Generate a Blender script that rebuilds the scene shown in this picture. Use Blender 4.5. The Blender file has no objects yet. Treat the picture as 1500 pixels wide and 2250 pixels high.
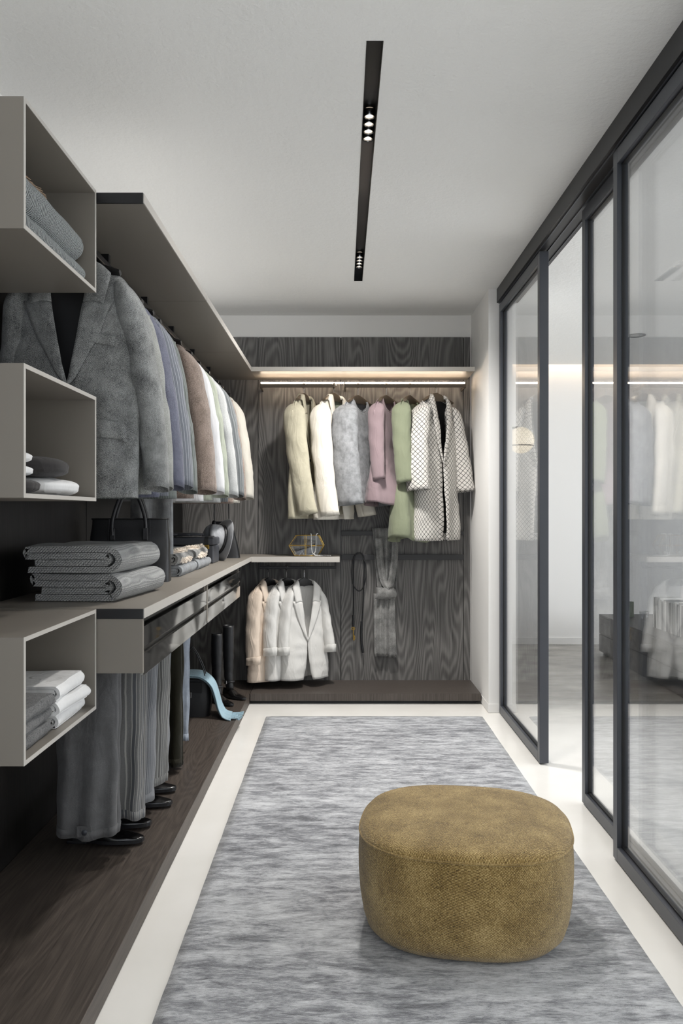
import bpy, bmesh, math, random
from mathutils import Vector, Matrix, noise

# ------------------------------------------------------------------ camera, world, light
SC = bpy.context.scene
COL = SC.collection
cam_d = bpy.data.cameras.new('camera')
cam = bpy.data.objects.new('camera', cam_d)
COL.objects.link(cam)
cam.location = (0, 0, 1.275)
cam.rotation_euler = (math.radians(90), 0, 0)
cam_d.sensor_fit = 'HORIZONTAL'
cam_d.sensor_width = 36
cam_d.lens = 36 * 1832 / 1500
cam_d.shift_x = -1 / 1500
cam_d.shift_y = 2 / 1500
SC.camera = cam

SC.view_settings.view_transform = 'Standard'
SC.view_settings.look = 'None'
SC.view_settings.gamma = 1
SC.view_settings.exposure = 0.14
SC.view_settings.use_curve_mapping = False

w = bpy.data.worlds.new('world')
SC.world = w
w.use_nodes = True
w.node_tree.nodes['Background'].inputs[0].default_value = (0.80, 0.88, 1.0, 1)
w.node_tree.nodes['Background'].inputs[1].default_value = 1.2


def area(name, loc, rot, sx, sy, power, color=(1, 1, 1), spread=180):
    l = bpy.data.lights.new(name, 'AREA')
    l.shape = 'RECTANGLE'
    l.size = sx
    l.size_y = sy
    l.energy = power
    l.color = color
    l.spread = math.radians(spread)
    o = bpy.data.objects.new(name, l)
    COL.objects.link(o)
    o.location = loc
    o.rotation_euler = rot
    return o


R = math.radians
SPOT_W = 39
SC.cycles.diffuse_bounces = 8
SC.cycles.max_bounces = 14
# added fill with no fixture, unseen above the left wardrobe, brightens the ceiling
area('ceiling_fill', (-.86, 4.35, 2.30), (R(180), 0, 0), .30, 2.6, 1.9, (1, .985, .96))
# daylight through the big side window of the next room, and through the window behind the camera
area('window_daylight', (5.72, 3.2, 1.45), (0, R(68), 0), 2.2, 4.6, 140, (0.97, 0.985, 1.0))
area('rear_window_daylight', (0.3, -1.95, 1.45), (R(90), 0, 0), 2.4, 1.9, 9, (0.97, 0.985, 1.0))

# ------------------------------------------------------------------ node helpers


class NT:
    def __init__(s, name):
        s.m = bpy.data.materials.new(name)
        s.m.use_nodes = True
        s.t = s.m.node_tree
        s.t.nodes.clear()
        s.out = s.t.nodes.new('ShaderNodeOutputMaterial')
        s.b = s.t.nodes.new('ShaderNodeBsdfPrincipled')
        s.t.links.new(s.b.outputs[0], s.out.inputs[0])
        s._c = None

    def n(s, typ, **kw):
        x = s.t.nodes.new('ShaderNode' + typ)
        for k, v in kw.items():
            setattr(x, k, v)
        return x

    def put(s, sock, v):
        if v is None:
            return
        if hasattr(v, 'is_output') or isinstance(v, bpy.types.NodeSocket):
            s.t.links.new(v, sock)
        else:
            if isinstance(v, tuple) and len(v) == 3 and sock.type == 'RGBA':
                v = v + (1,)
            sock.default_value = v

    def coord(s, kind='Object'):
        if s._c is None:
            s._c = s.n('TexCoord')
        return s._c.outputs[kind]

    def world(s):
        g = s.n('NewGeometry')
        return g.outputs['Position']

    def mul(s, vec, sc, off=(0, 0, 0)):
        m = s.n('Mapping')
        s.put(m.inputs['Vector'], vec)
        s.put(m.inputs['Scale'], tuple(sc))
        s.put(m.inputs['Location'], tuple(off))
        return m.outputs[0]

    def vadd(s, a, b):
        m = s.n('VectorMath', operation='ADD')
        s.put(m.inputs[0], a)
        s.put(m.inputs[1], b)
        return m.outputs[0]

    def rnd(s, k=10.0):
        o = s.n('ObjectInfo')
        c = s.n('CombineXYZ')
        m1 = s.math('MULTIPLY', o.outputs['Random'], k)
        m2 = s.math('MULTIPLY', o.outputs['Random'], k * 3.7)
        s.put(c.inputs[0], m1)
        s.put(c.inputs[1], m2)
        s.put(c.inputs[2], m1)
        return c.outputs[0]

    def noise(s, vec, scale=5, detail=3, rough=.5, dist=0):
        x = s.n('TexNoise')
        s.put(x.inputs['Vector'], vec)
        x.inputs['Scale'].default_value = scale
        x.inputs['Detail'].default_value = detail
        x.inputs['Roughness'].default_value = rough
        x.inputs['Distortion'].default_value = dist
        return x.outputs[0]

    def math(s, op, a, b=None, c=None, clamp=False):
        x = s.n('Math', operation=op)
        x.use_clamp = clamp
        s.put(x.inputs[0], a)
        s.put(x.inputs[1], b)
        if c is not None:
            s.put(x.inputs[2], c)
        return x.outputs[0]

    def ramp(s, fac, *stops):
        x = s.n('ValToRGB')
        s.put(x.inputs[0], fac)
        cr = x.color_ramp
        while len(cr.elements) < len(stops):
            cr.elements.new(.5)
        for e, (p, c) in zip(cr.elements, stops):
            e.position = p
            if not isinstance(c, tuple):
                c = (c, c, c)
            e.color = tuple(c) + (1,)
        return x.outputs[0]

    def mix(s, f, a, b, blend='MIX'):
        x = s.n('Mix', data_type='RGBA', blend_type=blend)
        s.put(x.inputs[0], f)
        s.put(x.inputs[6], a)
        s.put(x.inputs[7], b)
        return x.outputs[2]

    def sep(s, v):
        x = s.n('SeparateXYZ')
        s.put(x.inputs[0], v)
        return x.outputs

    def bump(s, h, strength=.3, dist=.01):
        x = s.n('Bump')
        x.inputs['Strength'].default_value = strength
        x.inputs['Distance'].default_value = dist
        s.put(x.inputs['Height'], h)
        s.put(s.b.inputs['Normal'], x.outputs[0])

    def wrinkles(s, strength=.35, scale=1.0):
        old = s.b.inputs['Normal'].links[0].from_socket
        p = s.mul(s.coord(), (9 * scale, 9 * scale, 3.2 * scale))
        h = s.noise(p, 1.6, 3, .45, .9)
        r = s.math('ABSOLUTE', s.math('SUBTRACT', h, .5))
        r = s.math('SUBTRACT', 1.0, s.math('MULTIPLY', r, 3.0), clamp=True)
        x = s.n('Bump')
        x.inputs['Strength'].default_value = strength
        x.inputs['Distance'].default_value = .012
        s.put(x.inputs['Height'], r)
        s.put(x.inputs['Normal'], old)
        s.put(s.b.inputs['Normal'], x.outputs[0])

    def set(s, **kw):
        names = dict(color='Base Color', rough='Roughness', metal='Metallic', spec='Specular IOR Level', sheen='Sheen Weight',
                     coat='Coat Weight', trans='Transmission Weight', emit='Emission Color', es='Emission Strength', ior='IOR')
        for k, v in kw.items():
            s.put(s.b.inputs[names[k]], v)
        return s


def lin(c):
    """0-255 sRGB to linear"""
    return tuple(((v / 255) / 12.92 if v <= 10 else ((v / 255 + .055) / 1.055) ** 2.4) for v in c)


def plain(name, rgb, rough=.55, metal=0, spec=.5, bump=0, bscale=300, sheen=0):
    m = NT(name)
    m.set(color=lin(rgb), rough=rough, metal=metal, spec=spec)
    if sheen:
        m.set(sheen=sheen)
    if bump:
        m.bump(m.noise(m.coord(), bscale, 4), bump, .002)
    return m.m


def lacquer(name, rgb):
    m = NT(name)
    nz = m.noise(m.coord(), 900, 2)
    m.set(color=m.mix(nz, lin(tuple(v * .96 for v in rgb)), lin(rgb)), rough=.42, spec=.4)
    m.bump(nz, .05, .001)
    return m.m


def oak(name, dark, light, rough=.5, along='Z', contrast=1.0):
    m = NT(name)
    p = m.vadd(m.world(), m.rnd(9))
    st = {'Z': (3.4, 3.4, .55), 'Y': (3.4, .55, 3.4)}[along]
    q = m.mul(p, st)
    f = m.noise(q, 1.0, 2, .4, .15)
    ring = m.math('SINE', m.math('MULTIPLY', f, 250))
    ring = m.math('MULTIPLY_ADD', ring, .5, .5)
    ring = m.math('POWER', ring, 1.3)
    st2 = {'Z': (230, 230, 5), 'Y': (230, 5, 230)}[along]
    grain = m.noise(m.mul(p, st2), 1, 3, .65)
    st3 = {'Z': (60, 60, 1.2), 'Y': (60, 1.2, 60)}[along]
    streak = m.noise(m.mul(p, st3), 1, 2, .6)
    fac = m.math('MULTIPLY_ADD', ring, .24 * contrast, m.math('MULTIPLY', grain, .70))
    fac = m.math('MULTIPLY_ADD', streak, .22, fac)
    col = m.ramp(fac, (.28, dark), (.85, light))
    m.set(color=col, rough=rough, spec=.35)
    m.bump(fac, .25, .002)
    return m.m


def tweed(name, a, b, scale=420, patch=.25, bump=.5, vertical=False):
    m = NT(name)
    u = m.coord('UV')
    s = m.sep(u)
    k = 2 * math.pi / .0042
    ch = m.math('MULTIPLY', m.math('SINE', m.math('MULTIPLY', s[0], k)), m.math('SINE', m.math('MULTIPLY', s[1], k * .8)))
    nz = m.noise(m.coord(), scale, 3, .7)
    big = m.noise(m.coord(), 14, 3, .6)
    f = m.math('MULTIPLY_ADD', ch, .16, nz)
    f = m.math('MULTIPLY_ADD', m.math('SUBTRACT', big, .5), patch * 1.4, f)
    m.set(color=m.ramp(f, (.33, lin(a)), (.67, lin(b))), rough=.9, spec=.2, sheen=.15)
    m.bump(f, bump, .002)
    m.wrinkles(.22)
    return m.m


def stripes(name, base, line, period=.012, width=.22, second=None, soft=.4):
    m = NT(name)
    s = m.sep(m.coord('UV'))
    wob = m.math('MULTIPLY', m.noise(m.coord('UV'), 30, 2), .0015)
    x = m.math('ADD', s[0], wob)
    fr = m.math('FRACT', m.math('DIVIDE', x, period))
    ln = m.math('LESS_THAN', fr, width)
    nz = m.noise(m.coord(), 500, 3, .7)
    base_c = m.mix(nz, lin(tuple(v * .72 for v in base)), lin(tuple(min(255, v * 1.2) for v in base)))
    if second:
        fr2 = m.math('FRACT', m.math('DIVIDE', x, period * 3.3))
        base_c = m.mix(m.math('LESS_THAN', fr2, .38), base_c, lin(second))
    c = m.mix(m.math('MULTIPLY', ln, .85), base_c, lin(line))
    m.set(color=c, rough=.9, spec=.2, sheen=.15)
    m.bump(m.math('MULTIPLY_ADD', ln, .6, nz), .35, .0015)
    return m.m


def cloth(name, rgb, var=.06, bscale=700, bump=.25, rough=.85, mottled=0, mscale=18):
    m = NT(name)
    nz = m.noise(m.coord(), bscale, 3, .6)
    a = lin(tuple(v * (1 - var) for v in rgb))
    b = lin(tuple(min(255, v * (1 + var)) for v in rgb))
    c = m.mix(nz, a, b)
    if mottled:
        mn = m.noise(m.coord(), mscale, 6, .65)
        c = m.mix(m.ramp(mn, (.35, 0.0), (.68, 1.0)), lin(tuple(v * (1 - mottled) for v in rgb)), c)
    m.set(color=c, rough=rough, spec=.2, sheen=.1)
    m.bump(nz, bump, .001)
    m.wrinkles(.30)
    return m.m


def lattice(name, ground, line, cell=.027, wid=.13):
    m = NT(name)
    s = m.sep(m.coord('UV'))
    a = m.math('ADD', s[0], m.math('MULTIPLY', s[1], .8))
    b = m.math('SUBTRACT', s[0], m.math('MULTIPLY', s[1], .8))
    res = None
    for v in (a, b):
        fr = m.math('FRACT', m.math('DIVIDE', v, cell))
        l = m.math('LESS_THAN', fr, wid)
        res = l if res is None else m.math('MAXIMUM', res, l)
    nz = m.noise(m.coord(), 300, 2)
    c = m.mix(res, m.mix(nz, lin(tuple(x * .93 for x in ground)), lin(ground)), lin(line))
    m.set(color=c, rough=.85, spec=.2)
    m.bump(res, .2, .001)
    return m.m


def knit(name, a, b, k=.011, diamond=False):
    m = NT(name)
    s0 = m.sep(m.coord())
    s = (m.math('MULTIPLY_ADD', s0[2], .5, s0[0]), m.math('ADD', s0[1], s0[2]))
    if diamond:
        s = (s0[1], m.math('MULTIPLY_ADD', s0[0], .7, s0[2]))
    col = m.math('DIVIDE', s[0], k)
    fr = m.math('ABSOLUTE', m.math('SUBTRACT', m.math('FRACT', col), .5))
    row = m.math('FRACT', m.math('ADD', m.math('DIVIDE', s[1], k * .62), m.math('MULTIPLY', fr, 1.5)))
    h = m.math('MULTIPLY', m.math('SINE', m.math('MULTIPLY', row, math.pi)), m.math('SUBTRACT', 1.0, m.math('MULTIPLY', m.math('ABSOLUTE', m.math('SUBTRACT', fr, .25)), 2.4)))
    nz = m.noise(m.coord(), 260, 3, .6)
    f = m.math('MULTIPLY_ADD', nz, .35, m.math('MULTIPLY', h, .75))
    if diamond:
        d1 = m.math('SINE', m.math('MULTIPLY', m.math('MULTIPLY_ADD', s[1], 1.4, s[0]), 48))
        d2 = m.math('SINE', m.math('MULTIPLY', m.math('MULTIPLY_ADD', s[1], -1.4, s[0]), 48))
        dd = m.math('GREATER_THAN', m.math('MULTIPLY', d1, d2), 0.0)
        f2 = m.math('MULTIPLY_ADD', m.math('SINE', m.math('MULTIPLY', s[0], 700)), .40, .50)
        f = m.mix(dd, f, f2)
    m.set(color=m.ramp(f, (.15, lin(a)), (.8, lin(b))), rough=.95, spec=.15, sheen=.2)
    m.bump(f, .9, .004)
    return m.m


def arch_glass(name, tint=.93, f0=.05, rgb=None, boost=1.0):
    m = NT(name)
    t = m.t
    t.nodes.remove(m.b)
    tr = m.n('BsdfTransparent')
    c = (tint, tint * 1.005, tint * 1.01) if rgb is None else rgb
    tr.inputs[0].default_value = tuple(c) + (1,)
    gl = m.n('BsdfGlossy')
    gl.inputs['Roughness'].default_value = .005
    gl.inputs[0].default_value = (1, 1, 1, 1)
    g = m.n('NewGeometry')
    d = m.n('VectorMath', operation='DOT_PRODUCT')
    t.links.new(g.outputs['Incoming'], d.inputs[0])
    t.links.new(g.outputs['Normal'], d.inputs[1])
    a = m.math('ABSOLUTE', d.outputs['Value'])
    p = m.math('POWER', m.math('SUBTRACT', 1.0, a), 5.0)
    f = m.math('MULTIPLY_ADD', p, (1 - f0) * boost, f0, clamp=True)
    mx = m.n('MixShader')
    t.links.new(f, mx.inputs[0])
    t.links.new(tr.outputs[0], mx.inputs[1])
    t.links.new(gl.outputs[0], mx.inputs[2])
    t.links.new(mx.outputs[0], m.out.inputs[0])
    return m.m


def emitter(name, rgb, strength):
    m = NT(name)
    m.set(color=(0, 0, 0), emit=rgb, es=strength)
    return m.m


# ------------------------------------------------------------------ object helpers
def link(o, parent=None):
    COL.objects.link(o)
    if parent is not None:
        o.parent = parent
    return o


def tag(o, label=None, cat=None, group=None, kind=None):
    if label:
        o['label'] = label
    if cat:
        o['category'] = cat
    if group:
        o['group'] = group
    if kind:
        o['kind'] = kind
    return o


def thing(name, label, cat, loc=(0, 0, 0), rz=0, group=None, kind=None):
    o = bpy.data.objects.new(name, None)
    o.empty_display_size = .05
    link(o)
    o.location = loc
    o.rotation_euler = (0, 0, rz)
    return tag(o, label, cat, group, kind)


def from_data(name, verts, faces, mat, parent=None, uvs=None, smooth=True, solid=0, sub=0, bevel=0, offset=0, auto=None):
    me = bpy.data.meshes.new(name)
    me.from_pydata([tuple(v) for v in verts], [], faces)
    me.update()
    if uvs is not None:
        ul = me.uv_layers.new(name='UVMap')
        for li, l in enumerate(me.loops):
            ul.data[li].uv = uvs[l.vertex_index]
    if smooth:
        me.polygons.foreach_set('use_smooth', [True] * len(me.polygons))
    if auto is not None:
        me.set_sharp_from_angle(angle=R(auto))
    if mat:
        me.materials.append(mat)
    o = bpy.data.objects.new(name, me)
    link(o, parent)
    if solid:
        md = o.modifiers.new('solid', 'SOLIDIFY')
        md.thickness = solid
        md.offset = offset
    if bevel:
        md = o.modifiers.new('bevel', 'BEVEL')
        md.width = bevel
        md.segments = 2
        md.limit_method = 'ANGLE'
    if sub:
        md = o.modifiers.new('sub', 'SUBSURF')
        md.levels = sub
        md.render_levels = sub
    return o


BF = [(0, 3, 2, 1), (4, 5, 6, 7), (0, 1, 5, 4), (1, 2, 6, 5), (2, 3, 7, 6), (3, 0, 4, 7)]


def boxes(name, lst, mat, parent=None, bevel=0, **kw):
    vs, fs = [], []
    for (x0, x1, y0, y1, z0, z1) in lst:
        b = len(vs)
        vs += [(x0, y0, z0), (x1, y0, z0), (x1, y1, z0), (x0, y1, z0), (x0, y0, z1), (x1, y0, z1), (x1, y1, z1), (x0, y1, z1)]
        fs += [tuple(b + i for i in f) for f in BF]
    return from_data(name, vs, fs, mat, parent, smooth=False, bevel=bevel, **kw)


def box(name, x0, x1, y0, y1, z0, z1, mat, parent=None, bevel=0, **kw):
    return boxes(name, [(x0, x1, y0, y1, z0, z1)], mat, parent, bevel, **kw)


def grid(name, rows, mat, parent=None, closed=False, uvs=None, caps=False, **kw):
    """rows: list of lists of points"""
    nv, nu = len(rows), len(rows[0])
    vs = [p for r in rows for p in r]
    fs = []
    for j in range(nv - 1):
        for i in range(nu if closed else nu - 1):
            a = j * nu + i
            b = j * nu + (i + 1) % nu
            fs.append((a, b, b + nu, a + nu))
    if caps:
        fs.append(tuple(range(nu - 1, -1, -1)))
        fs.append(tuple((nv - 1) * nu + i for i in range(nu)))
    if uvs is None:
        uv = []
        for r in rows:
            acc = 0
            for i, p in enumerate(r):
                if i:
                    acc += (Vector(p) - Vector(r[i - 1])).length
                uv.append([acc, 0])
        for i in range(nu):
            acc = 0
            for j in range(nv):
                if j:
                    acc += (Vector(rows[j][i]) - Vector(rows[j - 1][i])).length
                uv[j * nu + i][1] = acc
        uvs = uv
    return from_data(name, vs, fs, mat, parent, uvs=uvs, **kw)


def smooth_path(pts, n=8, closed=False):
    pts = [Vector(p) for p in pts]
    out = []
    m = len(pts)
    rng = range(m) if closed else range(m - 1)
    for i in rng:
        p0 = pts[(i - 1) % m] if (closed or i > 0) else pts[0]
        p1 = pts[i]
        p2 = pts[(i + 1) % m]
        p3 = pts[(i + 2) % m] if (closed or i + 2 < m) else pts[-1]
        for k in range(n):
            t = k / n
            out.append(.5 * ((2 * p1) + (-p0 + p2) * t + (2 * p0 - 5 * p1 + 4 * p2 - p3) * t * t + (-p0 + 3 * p1 - 3 * p2 + p3) * t ** 3))
    if not closed:
        out.append(pts[-1])
    return out


def tube_data(path, r, n=8, closed=False, flat=1.0):
    vs, fs = [], []
    m = len(path)
    up = None
    for i, p in enumerate(path):
        if closed:
            t = path[(i + 1) % m] - path[i - 1]
        else:
            t = path[min(i + 1, m - 1)] - path[max(i - 1, 0)]
        if t.length < 1e-9:
            t = Vector((0, 0, 1))
        t.normalize()
        if up is None:
            up = Vector((0, 0, 1)) if abs(t.z) < .9 else Vector((0, 1, 0))
        side = t.cross(up)
        if side.length < 1e-6:
            side = t.orthogonal()
        side.normalize()
        up = side.cross(t).normalized()
        rr = r(i / max(1, m - 1)) if callable(r) else r
        for k in range(n):
            a = 2 * math.pi * k / n
            vs.append(p + side * math.cos(a) * rr + up * math.sin(a) * rr * flat)
    for i in range(m if closed else m - 1):
        for k in range(n):
            a = i * n + k
            b = i * n + (k + 1) % n
            c = ((i + 1) % m) * n + (k + 1) % n
            d = ((i + 1) % m) * n + k
            fs.append((a, b, c, d))
    if not closed:
        fs.append(tuple(range(n - 1, -1, -1)))
        fs.append(tuple((m - 1) * n + k for k in range(n)))
    return vs, fs


def tubes(name, paths, r, mat, parent=None, n=8, closed=False, flat=1.0, **kw):
    vs, fs = [], []
    for p in paths:
        p = [Vector(q) for q in p]
        v, f = tube_data(p, r, n, closed, flat)
        b = len(vs)
        vs += v
        fs += [tuple(b + i for i in ff) for ff in f]
    return from_data(name, vs, fs, mat, parent, auto=50, **kw)


def lathe(name, prof, mat, parent=None, n=40, xf=None, **kw):
    rows = []
    for (r, z) in prof:
        rows.append([Vector((r * math.cos(2 * math.pi * i / n), r * math.sin(2 * math.pi * i / n), z)) for i in range(n)])
    if xf:
        rows = [[xf @ p for p in r] for r in rows]
    return grid(name, rows, mat, parent, closed=True, **kw)


def nz(x, y, z, s=1.0):
    return noise.noise(Vector((x * s, y * s, z * s)))


def clamp(x, a=0.0, b=1.0):
    return max(a, min(b, x))


def sstep(a, b, x):
    t = clamp((x - a) / (b - a))
    return t * t * (3 - 2 * t)


# ------------------------------------------------------------------ materials
M = {}
M['plaster'] = NT('white_plaster')
_p = M['plaster']
_h = _p.noise(_p.world(), 45, 5, .6)
_h2 = _p.noise(_p.world(), 9, 3, .5)
_p.set(color=lin((240, 240, 238)), rough=.85, spec=.2)
_p.bump(_p.math('MULTIPLY_ADD', _h2, .6, _h), .35, .012)
M['plaster'] = _p.m
M['wall'] = plain('white_wall', (238, 237, 235), .8, bump=.06, bscale=120)
M['black_metal'] = plain('black_metal', (28, 28, 30), .4, spec=.4)
M['frame'] = plain('anthracite_metal', (74, 77, 84), .36, metal=.35, spec=.5)
M['gasket'] = plain('black_gasket', (6, 6, 7), .5)
M['taupe'] = lacquer('taupe_lacquer', (134, 128, 120))
M['taupe_edge'] = plain('taupe_edge', (186, 182, 176), .45)
M['oak_grey'] = oak('grey_oak', lin((60, 59, 58)), lin((132, 130, 128)), .5, 'Z', 1.0)
M['oak_black'] = oak('black_oak', lin((16, 15, 15)), lin((40, 37, 35)), .5, 'Z', .6)
M['oak_plinth'] = oak('brown_oak', lin((52, 46, 42)), lin((96, 87, 80)), .45, 'Y', .5)
M['glass'] = arch_glass('clear_glass', .93, .05, boost=1.1)
M['box_glass'] = arch_glass('thin_glass', .95, .06)
_g = NT('smoked_mirror_glass')
_g.set(color=lin((120, 120, 118)), rough=.04, metal=.9, spec=.6)
M['smoked'] = _g.m
_g = NT('dark_gap')
_g.set(color=lin((10, 10, 10)), rough=.3)
M['gap'] = _g.m
M['rail_dark'] = plain('dark_rail', (50, 50, 51), .45)
M['brass'] = plain('brass', (205, 170, 90), .25, metal=1)
M['chrome'] = plain('steel', (190, 190, 190), .22, metal=1)
M['black_leather'] = plain('black_leather', (26, 27, 30), .42, spec=.5, bump=.35, bscale=420)
M['shoe_leather'] = plain('shoe_leather', (16, 15, 16), .22, spec=.6)
M['hanger_black'] = plain('hanger_black', (22, 22, 24), .5)
M['hanger_bronze'] = plain('hanger_bronze', (92, 82, 70), .38, metal=.3)
M['pearl'] = plain('pearl', (225, 225, 222), .2)
M['fringe'] = cloth('cream_fringe', (240, 230, 218), .05)
M['fringe_tan'] = cloth('tan_fringe', (176, 152, 130), .05)

# floor: one pale concrete, its light falloff next door painted as grey
f = NT('polished_floor')
P = f.world()
sp = f.sep(P)
n1 = f.noise(f.mul(P, (1.1, 2.6, 1)), 1.6, 6, .62)
n2 = f.noise(P, 3.0, 4, .5)
conc_dim = f.ramp(f.math('MULTIPLY_ADD', n2, .3, f.math('MULTIPLY', n1, .7)), (.34, lin((112, 108, 102))), (.66, lin((182, 179, 172))))
lightc = f.ramp(n2, (.3, lin((236, 234, 229))), (.7, lin((243, 241, 237))))
k = f.math('MULTIPLY', f.math('SMOOTH_MIN', 1.0, f.math('MAXIMUM', f.math('MULTIPLY', f.math('SUBTRACT', sp[1], 4.7), .95), 0.0), .1), f.math('GREATER_THAN', sp[0], 1.02))
f.set(color=f.mix(k, lightc, conc_dim), rough=f.math('MULTIPLY_ADD', n2, .1, .16), spec=.45)
M['floor'] = f.m

# rug
f = NT('viscose_rug')
P = f.world()
a = f.noise(f.mul(P, (3.0, 9, 1)), 2.4, 9, .76, .35)
b = f.noise(f.mul(P, (26, 150, 1)), 1.0, 5, .7, 1.2)
c = f.noise(P, 420, 3)
d = f.noise(f.mul(P, (.9, 1.5, 1)), 1.7, 4, .6)
v = f.math('MULTIPLY_ADD', a, .95, f.math('MULTIPLY', b, .50))
v = f.math('MULTIPLY_ADD', c, .16, v)
v = f.math('MULTIPLY_ADD', d, .34, v)
v = f.math('MULTIPLY_ADD', f.math('SUBTRACT', v, .975), 1.0, .52)
col = f.ramp(v, (.34, lin((74, 76, 81))), (.46, lin((128, 130, 135))), (.56, lin((176, 178, 182))), (.70, lin((210, 212, 215))))
f.set(color=col, rough=.75, spec=.25, sheen=.5)
f.bump(f.math('MULTIPLY_ADD', b, .7, c), .5, .004)
M['rug'] = f.m

# ottoman chenille
f = NT('mustard_chenille')
s = f.sep(f.coord('UV'))
kk = 2 * math.pi / .0076
jx = f.math('MULTIPLY', f.noise(f.coord('UV'), 90, 3), .007)
wv = f.math('MULTIPLY', f.math('SINE', f.math('MULTIPLY', f.math('ADD', s[0], jx), kk)), f.math('SINE', f.math('MULTIPLY', f.math('ADD', s[1], jx), kk)))
n1 = f.noise(f.coord(), 260, 3, .7)
n2 = f.noise(f.coord(), 9, 5, .65)
v = f.math('MULTIPLY_ADD', wv, .13, n1)
v = f.math('MULTIPLY_ADD', f.math('SUBTRACT', n2, .5), .55, v)
f.set(color=f.ramp(v, (.25, lin((84, 66, 34))), (.5, lin((148, 123, 73))), (.78, lin((212, 187, 132)))), rough=.95, spec=.15, sheen=.3)
f.bump(v, .8, .004)
M['chenille'] = f.m
M['piping'] = cloth('mustard_piping', (128, 106, 56), .15)

# garments
M['tweed_grey'] = tweed('grey_tweed', (50, 52, 53), (172, 174, 173), 480, .3)
M['tweed_light'] = tweed('light_grey_tweed', (98, 100, 98), (176, 178, 174), 420, .2)
M['navy'] = tweed('navy_wool', (60, 62, 76), (122, 125, 142), 420, .15)
M['blue_stripe'] = stripes('blue_grey_pinstripe', (106, 110, 118), (170, 174, 180), .014, .14)
M['green_stripe'] = stripes('green_grey_pinstripe', (96, 102, 100), (140, 146, 144), .012, .2)
M['brown_tweed'] = tweed('brown_tweed', (84, 72, 64), (168, 152, 142), 330, .25)
M['white_wool'] = cloth('white_wool', (210, 210, 212), .03)
M['sage_grey'] = cloth('sage_grey_wool', (160, 166, 152), .08, mottled=.08)
M['pale_grey'] = tweed('pale_grey_wool', (140, 142, 142), (190, 192, 192), 420, .1)
M['slate_stripe'] = stripes('slate_stripe', (92, 96, 98), (128, 132, 134), .02, .3)
M['cream'] = cloth('cream_wool', (188, 184, 175), .04)
M['lining_dark'] = plain('dark_lining', (20, 20, 22), .5)
M['beige_green'] = cloth('pale_linen', (176, 171, 152), .05, mottled=.05)
M['ivory'] = cloth('ivory_wool', (218, 213, 202), .02)
M['suede'] = cloth('grey_suede', (148, 150, 153), .06, mottled=.22, mscale=26)
M['mauve'] = cloth('mauve_crepe', (140, 123, 127), .03)
M['sage'] = cloth('sage_cotton', (128, 134, 112), .04)
M['lattice'] = lattice('white_lattice', (214, 211, 206), (34, 34, 34))
M['sand'] = cloth('sand_wool', (216, 200, 184), .05)
M['offwhite'] = cloth('offwhite_wool', (214, 213, 210), .03)
M['felt'] = cloth('grey_felt', (160, 162, 164), .22, 350, .5, mottled=.15)
M['hat_felt'] = cloth('hat_felt', (162, 164, 168), .05)
M['blanket'] = knit('grey_knit', (56, 58, 60), (196, 197, 196))
M['blanket_diamond'] = knit('grey_diamond_knit', (56, 58, 60), (170, 176, 176), diamond=True)
M['denim_grey'] = cloth('grey_flannel', (100, 100, 101), .30, 380, .5, mottled=.06)
M['trouser_stripe'] = stripes('striped_wool', (106, 106, 106), (158, 157, 152), .013, .22, (84, 86, 90))
M['trouser_check'] = stripes('check_wool', (104, 106, 110), (142, 144, 147), .007, .35)
M['trouser_fine'] = stripes('fine_striped_wool', (110, 110, 109), (150, 150, 147), .010, .3, (90, 90, 89))
M['trouser_blue'] = cloth('blue_grey_cotton', (150, 158, 170), .12, mottled=.15)
M['olive_velvet'] = cloth('olive_velvet', (26, 24, 12), .1)
M['shirt_white'] = cloth('white_cotton', (226, 226, 226), .02)
M['shirt_grey'] = tweed('grey_jersey', (60, 61, 62), (128, 128, 128), 300, .2)
M['dark_sweater'] = cloth('charcoal_jersey', (62, 60, 60), .1)
M['scarf_blue'] = cloth('pale_blue_wool', (152, 178, 190), .06)
M['scarf_grey'] = tweed('grey_scarf', (84, 84, 84), (160, 160, 158), 420, .5)
M['jeans'] = cloth('grey_denim', (150, 154, 158), .14, mottled=.2)
M['case'] = plain('slate_leather', (70, 72, 78), .4, bump=.2, bscale=400)
M['globe'] = NT('opal_glass').set(color=lin((245, 235, 215)), rough=.25, emit=(1, .86, .66), es=.55).m
M['led'] = emitter('warm_led', (1, .80, .60), 30)
M['cove'] = emitter('cove_led', (1, .74, .5), 6)
M['bulb'] = emitter('spot_bulb', (1, .84, .66), 9)
M['cabinet'] = oak('charcoal_oak', lin((46, 46, 48)), lin((72, 72, 74)), .4, 'Y', .3)

# ------------------------------------------------------------------ setting
CEIL = 2.7
BACK = 6.02
WL = -1.16
st = thing('floor', 'polished pale floor of mottled concrete, light falloff painted grey in the next room', None, kind='structure')
box('floor_slab', -1.3, 6.0, -2.1, 8.3, -.12, 0, M['floor'], st)
# ceiling with the slot cut out of it
SX0, SX1, SY0, SY1 = .074, .1255, 2.517, 5.12
st = thing('ceiling', 'white textured plaster ceiling', None, kind='structure')
boxes('ceiling_panel', [(-1.3, SX0, -2.1, 8.0, CEIL, CEIL + .12), (SX1, 6.0, -2.1, 8.0, CEIL, CEIL + .12),
                  (SX0, SX1, -2.1, SY0, CEIL, CEIL + .12), (SX0, SX1, SY1, 8.0, CEIL, CEIL + .12)], M['plaster'], st)
box('ceiling_cove', -1.3, 6.0, 8.0, 8.3, CEIL + .09, CEIL + .12, M['plaster'], st)

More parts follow.
